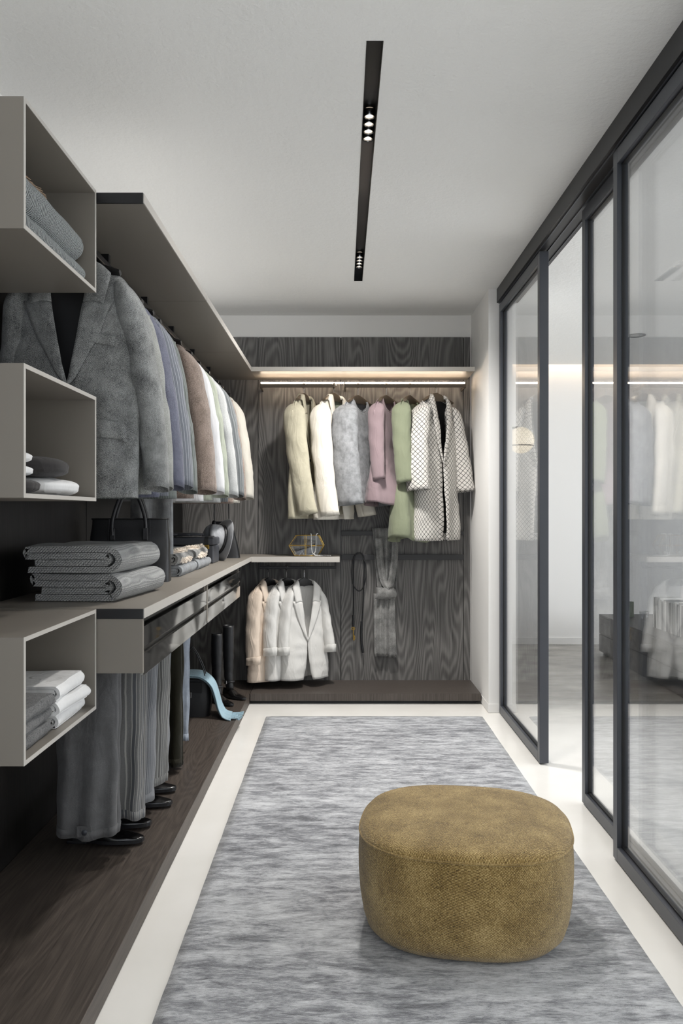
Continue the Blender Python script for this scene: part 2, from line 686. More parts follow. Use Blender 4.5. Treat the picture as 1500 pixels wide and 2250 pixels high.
wb = thing('wall_back', 'back wall clad in tall grey oak panels below a white strip', None, kind='structure')
box('plaster_face', -1.3, 1.084, BACK, BACK + .1, 0, CEIL, M['wall'], wb)
for (x0, x1) in ((-1.155, -.605), (-.601, -.011), (-.005, .8715), (.8755, .921)):
    box('panel', x0, x1, BACK - .022, BACK + .001, .0, 2.54, M['oak_grey'], wb, bevel=.0012)
for x0 in (-.608, -.014, .8690):
    box('joint_batten', x0, x0 + .010, BACK - .008, BACK - .001, 0, 2.538, M['gap'], wb)
wl = thing('wall_left', 'left wall clad in black oak panels', None, kind='structure')
box('plaster_face', -1.3, WL, -2.1, 8.3, 0, CEIL, M['wall'], wl)
y = 1.34
for i in range(4):
    y1 = min(y + 1.195, BACK - .024)
    box('panel', WL - .001, WL + .016, y, y1 - .005, 0, 2.235, M['oak_black'], wl, bevel=.0012)
    y += 1.20
wr = thing('wall_right', 'short white wall beside the glass doors', None, kind='structure')
box('plaster_face', .933, 1.084, 5.31, BACK + .1, 0, CEIL, M['wall'], wr)
bb = thing('baseboard_right', 'flush white skirting on the short right wall', None, kind='structure')
boxes('skirting', [(.9305, .9335, 5.308, BACK, .004, .058), (.931, 1.086, 5.306, 5.312, .004, .058)], M['wall'], bb)
wf = thing('wall_far', 'white far wall of the next room', None, kind='structure')
box('plaster_face', .9, 6.0, 8.11, 8.3, 0, CEIL + .1, M['wall'], wf)
wq = thing('wall_side', 'white wall carrying the globe lamp, hidden behind the short right wall', None, kind='structure')
box('plaster_face', .99, 1.084, BACK + .1, 8.11, 0, CEIL + .1, M['wall'], wq)
bb = thing('baseboard_far', 'white skirting along the far wall', None, kind='structure')
box('skirting', 1.084, 5.75, 8.098, 8.112, .0, .062, M['wall'], bb)
# window wall of the next room and the wall behind the camera (out of frame)
ww = thing('wall_window', 'white wall with wide window openings, outside the frame', None, kind='structure')
boxes('plaster_face', [(5.8, 6.0, -2.1, 8.3, 0, .25), (5.8, 6.0, -2.1, 8.3, 2.55, CEIL), (5.8, 6.0, -2.1, .9, .25, 2.55), (5.8, 6.0, 7.1, 8.3, .25, 2.55)], M['wall'], ww)
ww = thing('wall_rear', 'white wall with a window, behind the camera', None, kind='structure')
boxes('plaster_face', [(-1.3, -.9, -2.15, -2.0, 0, CEIL), (1.5, 6.0, -2.15, -2.0, 0, CEIL), (-.9, 1.5, -2.15, -2.0, 0, .4), (-.9, 1.5, -2.15, -2.0, 2.45, CEIL)], M['wall'], ww)
cv = tag(boxes('cove_light', [(1.1, 5.75, 8.02, 8.035, CEIL + .03, CEIL + .045)], M['cove'], None),
         'warm light strip in the cove above the far wall', 'light')

# ------------------------------------------------------------------ plinths
pl = thing('plinth', 'long dark brown oak plinth under the left hanging bays', 'platform', (0, 0, 0))
box('plinth_top', WL + .018, -.615, .9, BACK - .024, .0435, .0727, M['oak_plinth'], pl, bevel=.001)
box('plinth_front', -.632, -.6155, .9, 5.55, .004, .0435, M['oak_plinth'], pl)
box('plinth_base', WL + .018, -.635, .9, BACK - .024, 0, .0435, M['gap'], pl)
pl = thing('plinth', 'low dark oak plinth along the back wall under the coats', 'platform', (0, 0, 0))
M['oak_back'] = oak('brown_oak_cross', lin((58, 52, 48)), lin((104, 97, 92)), .42, 'Z', .0)
box('plinth_top', -.612, .925, 5.548, BACK - .024, .024, .0727, M['oak_back'], pl, bevel=.0015)
box('plinth_base', -.612, .90, 5.60, BACK - .024, 0, .024, M['gap'], pl)  # near-black colour stands for the shadow in the gap

# ------------------------------------------------------------------ shelves
YE = 2.57
sy = [YE, 3.77, 4.972, 5.995]
XF = -.613
labs = ['nearest taupe board of the high left shelf, with a black end cap', 'middle taupe board of the high left shelf',
        'farthest taupe board of the high left shelf, at the back corner']
for i in range(3):
    t = thing('wall_shelf', labs[i], 'shelf', (-.88, sy[i], 2.231), group='boards of the high left shelf')
    y1 = sy[i + 1] - sy[i] - .003
    box('board', WL + .018 + .88, XF + .88, 0.0 if i else .006, y1, 0, .030, M['taupe'], t, bevel=.001)
    if i == 0:
        box('end_cap', -.274, .267, -.001, .006, -.001, .031, M['black_metal'], t)
    # lighter front edge
    box('front_edge', .267, .2695, 0.002, (5.622 if i == 2 else sy[i + 1]) - sy[i] - .003, .0005, .0295, M['taupe_edge'], t)
t = thing('wall_shelf', 'taupe shelf board high on the back wall above the coats', 'shelf', (.14, 5.625, 2.231))
box('board', -.753, .756, 0.003, .37, 0, .030, M['taupe'], t, bevel=.001)
box('front_edge', -.7525, .7555, 0, .003, .0005, .0295, M['taupe_edge'], t)
t = thing('wall_shelf', 'short taupe shelf at counter height holding the brass jewellery box', 'shelf', (-.31, 5.625, .942))
box('board', -.301, .295, 0.003, .37, 0, .037, M['taupe'], t, bevel=.001)
box('front_edge', -.3005, .2945, 0, .003, .0005, .0365, M['taupe_edge'], t)

# countertop
ct = thing('countertop', 'long taupe counter along the left wall', 'countertop', (0, 0, 0))
for i in range(3):
    box('board', WL + .018, XF, sy[i] + (.006 if i == 0 else .0), sy[i + 1] - .002, .949, .979, M['taupe'], ct, bevel=.001)
box('front_edge', XF, XF + .0025, YE + .006, 5.62, .9495, .9785, M['taupe_edge'], ct)  # counter edge highlight painted as a lighter strip
box('end_cap', -.756, XF, YE - .002, YE + .006, .949, .979, M['black_metal'], ct)

# ------------------------------------------------------------------ drawer units
for i, (a, b) in enumerate(((YE, 3.80), (3.803, 5.04))):
    t = thing('drawer_unit', ['nearer drawer unit under the counter with a taupe end panel', 'farther drawer unit under the counter'][i], 'drawers', (-.88, a, .77), group='drawer units under the counter')
    L = b - a
    box('end_panel', -.26, .266, .001, .016, 0.01, .178, M['taupe'], t, bevel=.0008)
    box('end_panel', -.26, .255, L - .014, L, 0.0, .178, M['taupe'], t)
    box('carcass', -.26, .215, .017, L - .015, .012, .16, M['gap'], t)
    box('top_rail', .2, .250, .017, L - .015, .160, .178, M['gap'], t)
    for (z0, z1) in ((.088, .152), (0.0, .066)):
        d = box('drawer_front', .256, .264, .018, L - .002, z0, z1, M['smoked'], t, bevel=.0006)
    box('grip_channel', .218, .252, .017, L - .015, .066, .088, M['gap'], t)

# ------------------------------------------------------------------ open wall boxes
BX0, BX1, BY0, BY1 = WL + .018, -.756, 1.98, 2.562
labs = {1.951: 'highest open wall box at the left edge, holding two patterned blankets', 1.311: 'middle open wall box at the left edge, holding folded sweaters',
        .673: 'lowest open wall box at the left edge, holding white and grey shirts'}
for zb, zt in ((1.951, 2.265), (1.311, 1.631), (.673, .979)):
    t = thing('wall_box', labs[zb], 'shelf box', (0, 0, 0), group='open wall boxes at the left')
    th = .011
    box('side_panel', BX0, BX1, BY0, BY0 + th, zb, zt, M['taupe'], t, bevel=.0007)
    box('side_panel', BX0, BX1, BY1 - th, BY1, zb, zt, M['taupe'], t, bevel=.0007)
    box('top_panel', BX0, BX1, BY0 + th, BY1 - th, zt - th, zt, M['taupe'], t)
    box('bottom_panel', BX0, BX1, BY0 + th, BY1 - th, zb, zb + th, M['taupe'], t)
    box('back_panel', BX0, BX0 + .008, BY0 + th, BY1 - th, zb + th, zt - th, M['taupe'], t)
    boxes('edge_lipping', [(BX1, BX1 + .0015, BY0, BY0 + th, zb, zt), (BX1, BX1 + .0015, BY1 - th, BY1, zb, zt),
                           (BX1, BX1 + .0015, BY0 + th, BY1 - th, zt - th, zt), (BX1, BX1 + .0015, BY0 + th, BY1 - th, zb, zb + th)], M['taupe_edge'], t)

# ------------------------------------------------------------------ rails
XR, ZR = -.875, 2.19
t = thing('hanging_rail', 'long black rail under the high left shelf carrying the jackets', 'rail', (0, 0, 0))
box('rail', XR - .012, XR + .012, 2.60, 5.97, ZR - .012, ZR + .012, M['black_metal'], t, bevel=.003)
for yy in (2.62, 3.09, 3.70, 4.28, 4.88, 5.47):
    box('bracket', XR - .014, XR + .014, yy - .012, yy + .012, ZR + .012, 2.231, M['black_metal'], t)
YR, ZRB = 5.80, 2.160
for (a, b, lb) in ((-.572, -.052, 'left'), (.018, .862, 'right')):
    t = thing('hanging_rail', 'bronze hanging rail under the high back shelf, %s of the panel joint' % lb, 'rail', (0, 0, 0), group='bronze rails under the high back shelf')
    box('rail', a, b, YR - .010, YR + .010, ZRB - .012, ZRB + .010, M['hanger_bronze'], t, bevel=.002)
    for xx in (a + .004, b - .004):
        box('bracket', xx - .004, xx + .004, YR + .01, BACK - .022, ZRB - .012, ZRB + .006, M['hanger_bronze'], t)
t = thing('hanging_rail', 'black rail under the short back shelf carrying three jackets', 'rail', (0, 0, 0))
box('rail', -.572, -.04, YR - .01, YR + .01, .887, .905, M['black_metal'], t, bevel=.002)
for xx in (-.566, -.046):
    box('bracket', xx - .006, xx + .006, YR - .01, YR + .01, .905, .942, M['black_metal'], t)
t = thing('light_strip', 'glowing warm light strip below the high back shelf', 'light', (0, 0, 0))
for (a, b) in ((-.565, -.058), (.024, .856)):
    box('profile', a, b, YR + .012, YR + .026, 2.166, 2.176, M['hanger_bronze'], t)
    box('diffuser', a, b, YR + .013, YR + .025, 2.1765, 2.187, M['led'], t)
box('diffuser', -.050, .016, YR + .013, YR + .025, 2.1765, 2.187, M['led'], t)
for z0, z1, lb in ((1.114, 1.146, 'upper'), (.938, .978, 'lower')):
    t = thing('wall_rail', '%s flat dark rail across the right back panel' % lb, 'rail', (0, 0, 0), group='flat rails on the right back panel')
    box('rail', -.004, .874, BACK - .045, BACK - .030, z0, z1, M['rail_dark'], t, bevel=.0015)
    for xx in (.03, .82):
        box('mount', xx, xx + .02, BACK - .03, BACK - .022, z0 + .008, z1 - .008, M['black_metal'], t)

# ------------------------------------------------------------------ ceiling slot light
t = thing('linear_light', 'long black recessed ceiling light with two clusters of four spots', 'ceiling light', (0, 0, 0))
boxes('housing', [(SX0, SX0 + .002, SY0, SY1, CEIL - .001, CEIL + .07), (SX1 - .002, SX1, SY0, SY1, CEIL - .001, CEIL + .07),
                  (SX0, SX1, SY0, SY0 + .002, CEIL - .001, CEIL + .07), (SX0, SX1, SY1 - .002, SY1, CEIL - .001, CEIL + .07),
                  (SX0, SX1, SY0, SY1, CEIL + .04, CEIL + .05)], M['gap'], t)
for yy in (3.03, 3.09, 3.15, 3.21, 4.70, 4.76, 4.82, 4.88):
    xf = Matrix.Translation((.0998, yy, CEIL + .012))
    sp_ = lathe('spotlight', [(.0205, 0), (.022, .002), (.022, .026), (.018, .027), (.013, .022), (.0185, 0.001)], M['chrome'], t, 24, xf)
    lathe('bulb', [(.0001, .020), (.0135, .020)], M['bulb'], sp_, 20, xf)
    ld = bpy.data.lights.new('spot_lamp', 'SPOT')
    ld.energy = SPOT_W * (.42 if yy < 4 else 1.25)
    ld.spot_size = R(150)
    ld.spot_blend = 1.0
    ld.shadow_soft_size = .06
    ld.color = (1, .965, .92)
    lo = bpy.data.objects.new('spot_lamp', ld)
    link(lo)
    lo.location = (.0998, yy, CEIL - .02)

# ------------------------------------------------------------------ sliding glass doors
t = thing('trim_1', 'black header track of the sliding glass doors', None, kind='structure')
boxes('track', [(.985, 1.12, -2.0, 5.31, 2.612, CEIL - .0005)], M['black_metal'], t)
boxes('track_groove', [(.998, 1.002, -2.0, 5.31, 2.606, 2.612), (1.046, 1.05, -2.0, 5.31, 2.606, 2.612), (1.096, 1.10, -2.0, 5.31, 2.606, 2.612)], M['frame'], t)


def door(nm, label, X, ya, yb, th=.040, wd=.045):
    t = thing(nm, label, None, kind='structure')
    zb, zt = .008, 2.600
    for (p, q) in ((ya, ya + wd), (yb - wd, yb)):
        s_ = box('stile', X, X + th, p, q, zb, zt, M['frame'], t, bevel=.0015)
    box('rail', X, X + th, ya + wd, yb - wd, zb, zb + .05, M['frame'], t, bevel=.0015)
    box('rail', X, X + th, ya + wd, yb - wd, zt - .055, zt, M['frame'], t, bevel=.0015)
    xm = X + th / 2
    boxes('gasket', [(xm - .006, xm + .006, ya + wd, ya + wd + .004, zb + .05, zt - .055), (xm - .006, xm + .006, yb - wd - .004, yb - wd, zb + .05, zt - .055),
                     (xm - .007, xm + .007, ya + wd, yb - wd, zb + .05, zb + .056), (xm - .007, xm + .007, ya + wd, yb - wd, zt - .061, zt - .055),
                     (X + th - .001, X + th + .0005, ya + .02, ya + .022, zb, zt)], M['gasket'], t)
    box('pane', xm - .003, xm + .003, ya + wd - .002, yb - wd + .002, zb + .048, zt - .053, M['glass'], t)
    return t


door('door_1', 'farthest black framed sliding glass door', 1.0, 4.22, 5.31, .046)
door('door_2', 'middle black framed sliding glass door, behind the nearest one', 1.053, 2.42, 3.66, .040)
door('door_3', 'nearest black framed sliding glass door', 1.0, 1.78, 3.077, .046)

# ------------------------------------------------------------------ rug
rows = []
rx0, rx1, ry0, ry1 = -.472, .875, 1.25, 5.19
vs = []
nx, ny = 40, 110
for j in range(ny + 1):
    row = []
    yy = ry0 + (ry1 - ry0) * j / ny
    for i in range(nx + 1):
        xx = rx0 + (rx1 - rx0) * i / nx
        e = .0035 if i in (0, nx) else 0
        ox = .0018 * nz(yy * 9, 3, 1) if i in (0, nx) else 0
        row.append((xx + ox, yy, .010 + .0012 * nz(xx * 5, yy * 5, 0) - e))
    rows.append(row)
rg = grid('rug', rows, M['rug'], None, solid=.0095, offset=-1)
tag(rg, 'long grey streaked rug on the pale floor', 'rug')

# ------------------------------------------------------------------ ottoman
ot = thing('ottoman', 'mustard chenille pouffe on the rug', 'ottoman', (.383, 2.605, .0115), R(-9))
AX, AY, HT = .326, .312, .300


def sq(a, rx, ry, n=2.75):
    c_, s_ = math.cos(a), math.sin(a)
    return (rx * math.copysign(abs(c_) ** (2 / n), c_), ry * math.copysign(abs(s_) ** (2 / n), s_))


N = 96
prof = [(.60, 0.0), (.78, .0015), (.87, .008), (.925, .028), (.958, .062), (.985, .12), (.998, .18), (1.0, .23), (.992, .275), (.984, .293)]
rows, uv = [], []
prof2 = []
for a_, b_ in zip(prof[:-1], prof[1:]):
    for q in range(3):
        prof2.append((a_[0] + (b_[0] - a_[0]) * q / 3, a_[1] + (b_[1] - a_[1]) * q / 3))
prof2.append(prof[-1])
acc = 0
for j, (s_, z_) in enumerate(prof2):
    if j:
        acc += math.hypot((s_ - prof2[j - 1][0]) * .32, z_ - prof2[j - 1][1])
    row = []
    for i in range(N + 1):
        a = 2 * math.pi * i / N
        x_, y_ = sq(a, AX * s_, AY * s_)
        wob = .0035 * nz(math.cos(a) * 2.5, math.sin(a) * 2.5, z_ * 9)
        row.append((x_ * (1 + wob), y_ * (1 + wob), z_))
        uv.append((a * .32, acc))
    rows.append(row)
rows.insert(0, [(0, 0, 0)] * (N + 1))
uv = [(0, 0)] * (N + 1) + uv
grid('side', rows, M['chenille'], ot, uvs=uv)
rows = []
for s_, z_ in ((.986, .297), (.979, .303), (.955, .312), (.90, .320), (.8, .327), (.65, .333), (.5, .336), (.33, .338), (.16, .339), (0.001, .339)):
    rows.append([(sq(2 * math.pi * i / N, AX * s_, AY * s_)[0], sq(2 * math.pi * i / N, AX * s_, AY * s_)[1], z_) for i in range(N)])
grid('cushion_top', rows, M['chenille'], ot, closed=True, uvs=[(p[0], p[1]) for r in rows for p in r])
tubes('piping', [[(sq(2 * math.pi * i / N, AX * .988, AY * .988)[0], sq(2 * math.pi * i / N, AX * .988, AY * .988)[1], .2955) for i in range(N)]], .0036, M['chenille'], ot, 8, True)


# ------------------------------------------------------------------ garments
def hanger(parent, mat, z0=-.062, wid=.19, drop=.085, rod=.014):
    n = 22
    rows = []
    for i in range(n + 1):
        t_ = -1 + 2 * i / n
        x_ = t_ * wid
        a = abs(t_)
        zt = z0 - drop * (a ** 1.25) - .004 * (1 - a)
        h = .042 * (1 - a) ** 1.2 + .020
        yf = .008 + .010 * a
        yc = -.018 * a * a
        rows.append([(x_, yc - yf, zt - h * .5), (x_, yc - yf * .6, zt - .002), (x_, yc, zt), (x_, yc + yf * .6, zt - .002), (x_, yc + yf, zt - h * .5), (x_, yc, zt - h)])
    h_ = grid('hanger', rows, mat, parent, closed=True, caps=True, auto=50)
    pts = [(0, 0, z0 - .01), (0, 0, z0 + .02), (0, 0, -.030), (0, -.004, -rod - .004)]
    for k_ in range(9):
        a = R(-70 + 250 * k_ / 8)
        pts.append((0, rod * 1.15 * -math.cos(a) * -1, rod * 1.15 * math.sin(a)))
    tubes('hook', [smooth_path(pts, 3)], .0018, M['chrome'], h_, 6)
    return h_


def garment(name, label, cat, loc, rz, mat, L=.85, ws=.21, wc=.215, wh=.225, dc=.07, dh=.075, neck=.068, zt=-.105, slope=.42,
            vb=None, cut=.03, scoop=.07, se=None, sout=.045, sfwd=.05, sr0=.072, sr1=.058, lap=.07, pockets=(), buttons=(), lining=None,
            fold=.006, seed=1, hmat=None, group=None, sleeves=(1, 1), hemdip=0, waist=None, cuffs=False, flare=0, opn=.0, fit_l=0, srx=.6, swing=0, hw=None, cz=0.0):
    """local frame: the rail is the origin, the wearer faces -y"""
    T = thing(name, label, cat, loc, rz, group)
    rnd = random.Random(seed)
    ph = rnd.uniform(0, 6)
    NE = 2.5
    hem = -L
    hanger(T, hmat or M['hanger_black'], zt + .040, (hw or ws) * .74, slope * ws * .62)

    def W(v):
        t = sstep(0, .3, v)
        w_ = ws + (wc - ws) * t
        w_ += (wh - wc) * sstep(.45, 1, v)
        if waist:
            w_ -= waist * math.exp(-((v - .52) / .12) ** 2)
        return w_

    def D(v, x=0):
        base = .007 + .030 * max(0, 1 - (abs(x) / (neck * 1.5)) ** 2)
        t = clamp(v / .22) ** .65
        d_ = base * (1 - t) + dc * t
        d_ += (dh - dc) * sstep(.4, 1, v)
        if waist:
            d_ -= waist * .6 * math.exp(-((v - .52) / .12) ** 2)
        return d_

    def ztop(x, front):
        z = zt - slope * max(0, abs(x) - neck) - .045 * sstep(.72, 1.0, abs(x) / ws) 
        if abs(x) < neck:
            q = math.sqrt(max(0, 1 - (x / neck) ** 2))
            if vb is None:
                z -= (scoop if front else .018) * q
            elif not front:
                z += .006 * q
        return z

    def E(v):
        if vb is None:
            return 0.0
        vbn = (zt - vb) / (zt - hem)
        if v < vbn:
            return max(opn, neck * (1 - (v / vbn)) ** .85)
        return max(opn, .002) + cut * ((v - vbn) / (1 - vbn)) ** 2

    def surf(x, v, front=True, off=0.0):
        w_ = W(v)
        q = clamp(abs(x) / w_)
        d_ = D(v, x)
        y_ = d_ * (1 - q ** NE) ** (1 / NE)
        g = fold * 1.35 * sstep(.12, 1, v)
        y_ += g * math.sin(x * 38 + ph + 2 * v) * (1 - q ** 4) + g * 1.8 * nz(x * 9 + ph, v * 4, 2 if front else 9) + .0035 * (1 - 3 * abs(nz(x * 6 - v * 5 + ph, v * 7 + x * 4, 5))) * sstep(.08, .3, v)
        y_ = y_ if not front else -y_
        z0_ = ztop(x, front)
        dip = hemdip * (1 - q * q)
        z_ = z0_ + (hem - dip - z0_) * v
        yy = y_ + (-off if front else off)
        return Vector((x + swing * v * v * .0 + (.004 * nz(v * 6, ph, 1) * v), yy, z_))

    nu, nv = 64, 40
    rows, uv = [], []
    closed = vb is None
    for j in range(nv + 1):
        v = j / nv
        w_ = W(v)
        e = E(v)
        a0 = math.asin(clamp(e / w_) ** (NE / 2)) if e > 0 else 0
        row = []
        for i in range(nu + (0 if closed else 1)):
            a = a0 + (2 * math.pi - 2 * a0) * i / nu + (math.pi if closed else 0)
            sn = math.sin(a)
            x = w_ * math.copysign(abs(sn) ** (2 / NE), sn)
            front = math.cos(a) > 0
            p = surf(x, v, front)
            if flare:
                k_ = sstep(.45, 1, v) * flare
                p.x += math.cos(a) * 0 + sn * k_ * .4 + .0
                p.y += -math.cos(a) * k_ * (.6 + .5 * math.sin(5 * a + ph))
            row.append(p)
            uv.append((a / (2 * math.pi) * 4 * (wc + dc * .5) * 1.0, p.z))
        rows.append(row)
    if closed:
        # duplicate seam so the pattern stays continuous
        uv2, rows2 = [], []
        for j, r_ in enumerate(rows):
            rows2.append(r_ + [r_[0].copy()])
            uv2 += uv[j * nu:(j + 1) * nu] + [(4 * (wc + dc * .5), r_[0].z)]
        rows, uv = rows2, uv2
    grid('body', rows, mat, T, uvs=uv, solid=.004)
    if lining is not None and vb is not None:
        rr = []
        for j in range(15):
            v = .02 + .93 * j / 14
            rr.append([surf(W(v) * .88 * (i / 8 - 1), v, False) * 1 + Vector((0, -.012, 0)) for i in range(17)])
        grid('lining', rr, lining, T)
    # sleeves
    if se is not None:
        SL = -se
        for sx, on in ((-1, sleeves[0]), (1, sleeves[1])):
            if not on:
                continue
            out = sout if (sx > 0 or not fit_l) else fit_l
            fw = sfwd * (1 + .15 * sx)
            zs = zt - slope * (ws - neck)
            ns, nr = 30, 26
            rows, uv = [], []
            acc = 0
            for j in range(ns + 1):
                t = (j / ns) ** 1.35
                zc = zs + .004 + (SL - zs - .004) * t
                cx = ws - .045 + (out + .015) * math.sin(min(1, t * 1.25) * math.pi / 2) + .012 * sstep(.5, 1, t)
                cy = -fw * (t ** 1.5) + .004
                grow = max(0.0, 1 - (1 - t / .11) ** 2) ** .46 if t < .11 else 1
                grow = max(grow, .03)
                ry = (sr0 + (sr1 - sr0) * t) * grow
                rx = (sr0 * srx + (sr1 * srx * 1.05 - sr0 * srx) * t) * grow
                row = []
                for i in range(nr + 1):
                    a = 2 * math.pi * i / nr + math.pi
                    px_, py_ = math.cos(a) * rx, math.sin(a) * ry
                    wr_ = .0055 * math.sin(t * 22 + 2 * a + ph + sx) * math.exp(-((t - .45) / .25) ** 2) + .004 * nz(px_ * 30, py_ * 30, t * 5 + ph)
                    wr_ += .0045 * (1 - abs(nz(a * 1.3 + ph, t * 9 - a * .8, sx + ph)) * 3.2) * sstep(.1, .3, t)
                    wr_ += .0022 * math.sin(3 * a + ph + t * 3) * sstep(.5, 1, t)
                    # cap slopes down away from neck
                    zcap = -.030 * (px_ / (sr0 * srx)) * (1 - sstep(0, .2, t))
                    if t > .9:
                        zcap += -.010 * math.sin(a) * (t - .9) * 10
                    row.append(Vector((sx * (cx + px_ * (1 + wr_ * 12)), cy + py_ * (1 + wr_ * 8), zc + zcap)))
                    uv.append((a / (2 * math.pi) * 2.2 * (sr0 + sr0 * srx) * 1.3, zc))
                rows.append(row)
            s_ = grid('sleeve', rows, mat, T, uvs=uv, solid=.004)
            if cuffs:
                last = rows[-1]
                rr = []
                cc = sum((Vector(p) for p in last[:-1]), Vector()) / nr
                for dz in (0.0, .05, .052):
                    k_ = 1.09 if dz < .051 else 1.0
                    rr.append([Vector((cc.x + (p.x - cc.x) * k_, cc.y + (p.y - cc.y) * k_, p.z + dz)) for p in last])
                grid('cuff', rr, mat, s_, solid=.004)
    # lapels and collar
    if vb is not None and lap:
        vbn = (zt - vb) / (zt - hem)
        vg = vbn * .33
        for sx in (-1, 1):
            rows = []
            for j in range(17):
                v = vg + (vbn * 1.0 - vg) * j / 16
                t = 1 - (v - vg) / (vbn - vg)
                lw = lap * (t ** .75) + .001
                row = []
                for i in range(7):
                    x = E(v) - .004 + lw * i / 6
                    p = surf(sx * x, v, True, .006 + .007 * math.sin(math.pi * (.15 + .75 * i / 6)))
                    p.z += .030 * (i / 6) * sstep(.6, 1, t)
                    row.append(p)
                rows.append(row)
            grid('lapel', rows, mat, T, solid=.004)
        path, offs = [], []
        K = 40
        for k_ in range(K + 1):
            s_ = -1 + 2 * k_ / K
            sx = -1 if s_ < 0 else 1
            a = abs(s_)
            if a > .45:
                tt = (a - .45) / .55
                v = .0 + vg * .97 * tt
                e = E(v)
                p = surf(sx * (e - .004), v, True, .008)
                p.z += .014 * (1 - tt)
                o_ = Vector((sx * lap * .72, -.003, -.006 - .03 * (1 - tt)))
            else:
                ang = a / .45 * math.pi / 2
                p = Vector((sx * neck * math.sin(ang) * .98, .036 * math.cos(ang) - .036 * (1 - math.cos(ang)) * 1.15, zt + .014 + .012 * math.cos(ang) + cz))
                o_ = Vector((sx * lap * .62 * math.sin(ang), .022 * math.cos(ang), -.052 + .012 * math.sin(ang)))
            path.append(p)
            offs.append(o_)
        for _ in range(3):
            path = [path[0]] + [(path[i - 1] + path[i] * 2 + path[i + 1]) / 4 for i in range(1, K)] + [path[-1]]
            offs = [offs[0]] + [(offs[i - 1] + offs[i] * 2 + offs[i + 1]) / 4 for i in range(1, K)] + [offs[-1]]
        rows = []
        for q in range(6):
            t = q / 5
            rows.append([path[i] + offs[i] * t + Vector((0, -.004 * math.sin(math.pi * t) if abs(-1 + 2 * i / K) > .5 else 0, .006 * math.sin(math.pi * t))) for i in range(K + 1)])
        # stand of the collar
        rows.insert(0, [path[i] + Vector((0, 0, -.028 * (1 - clamp((abs(-1 + 2 * i / K) - .3) / .5)))) for i in range(K + 1)])
        grid('collar', rows, mat, T, solid=.004)
    elif vb is None:
        ring = []
        for k_ in range(48):
            a = 2 * math.pi * k_ / 48
            x = neck * math.sin(a) * .99
            front = math.cos(a) > 0
            p = surf(x, 0, front)
            ring.append(p)
        tubes('neckband', [ring], .005, mat, T, 6, True)
    for (x0, x1, vz0, vz1, sl_) in pockets:
        rows = []
        for j in range(4):
            v = vz0 + (vz1 - vz0) * j / 3
            rows.append([surf(x0 + (x1 - x0) * i / 6, v, True, .011) + Vector((0, 0, sl_ * (i / 6))) for i in range(7)])
        grid('pocket_flap', rows, mat, T, solid=.006)
    for (x, v) in buttons:
        p = surf(x, v, True, .008)
        lathe('button', [(.0001, .004), (.008, .004), (.0095, .002), (.0095, -.003)], M['hanger_black'], T, 16, Matrix.Translation(p) @ Matrix.Rotation(R(90), 4, 'X'))
    return T


G1 = 'jackets on the long left rail'
# left row
garment('blazer', 'nearest grey tweed blazer facing the camera on the left rail', 'blazer', (XR, 2.72, ZR), 0, M['tweed_grey'], L=.865, ws=.212, wc=.215, wh=.208,
        vb=-.515, se=.835, sout=.060, sfwd=-.07, lap=.092, pockets=((.055, .150, .30, .345, .010), (.075, .185, .665, .74, .0), (-.185, -.075, .665, .74, .0)), buttons=((-.012, .57),),
        lining=M['lining_dark'], seed=3, neck=.075, cut=.02, fit_l=.02, dc=.06, dh=.055, sr0=.078, sr1=.062, zt=-.115, slope=.40, group=G1)
row = [
    (2.90, 'tweed_light', 'light grey tweed jacket just behind the grey blazer on the left rail', .074),
    (3.045, 'navy', 'navy blue wool jacket on the left rail', .067),
    (3.19, 'blue_stripe', 'blue grey pinstripe jacket on the left rail', .074),
    (3.36, 'green_stripe', 'green grey pinstripe jacket beside the brown tweed one', .07),
    (3.74, 'brown_tweed', 'brown tweed jacket, the wide one in the middle of the left rail', .10),
    (4.02, 'white_wool', 'white jacket between the brown tweed and the sage one on the left rail', .075),
    (4.28, 'sage_grey', 'pale sage green jacket on the left rail', .085),
    (4.58, 'pale_grey', 'pale grey wool jacket right behind the sage one on the left rail', .08),
    (4.86, 'slate_stripe', 'slate grey ribbed jacket towards the end of the left rail', .08),
    (5.10, 'brown_tweed', 'narrow brown jacket next to the last one on the left rail', .07),
    (5.42, 'cream', 'cream jacket, last on the left rail beside the back wall', .09),
]
for i, (yy, mk, lb, sr) in enumerate(row):
    vg_ = i % 3 != 1
    garment('jacket', lb, 'jacket', (XR, yy, ZR), R([2, -3, 1, -2, 4, -2, 2, -3, 2, -1, 2][i]), M[mk], L=.85 + .008 * (i % 2), ws=.205 + .004 * (i % 3), wc=.212, wh=.208,
            vb=-.50 if vg_ else -.42, se=.828 - .006 * (i % 3), sout=.056 + .004 * (i % 3), sfwd=-.05 if i % 2 else -.015, lap=.075, dc=.05, dh=.05, sr0=sr * .95, sr1=sr * .82,
            seed=20 + i, lining=M['lining_dark'], fit_l=.02, fold=.006, group=G1, slope=.36, neck=.072, zt=-.135, cz=-.012)

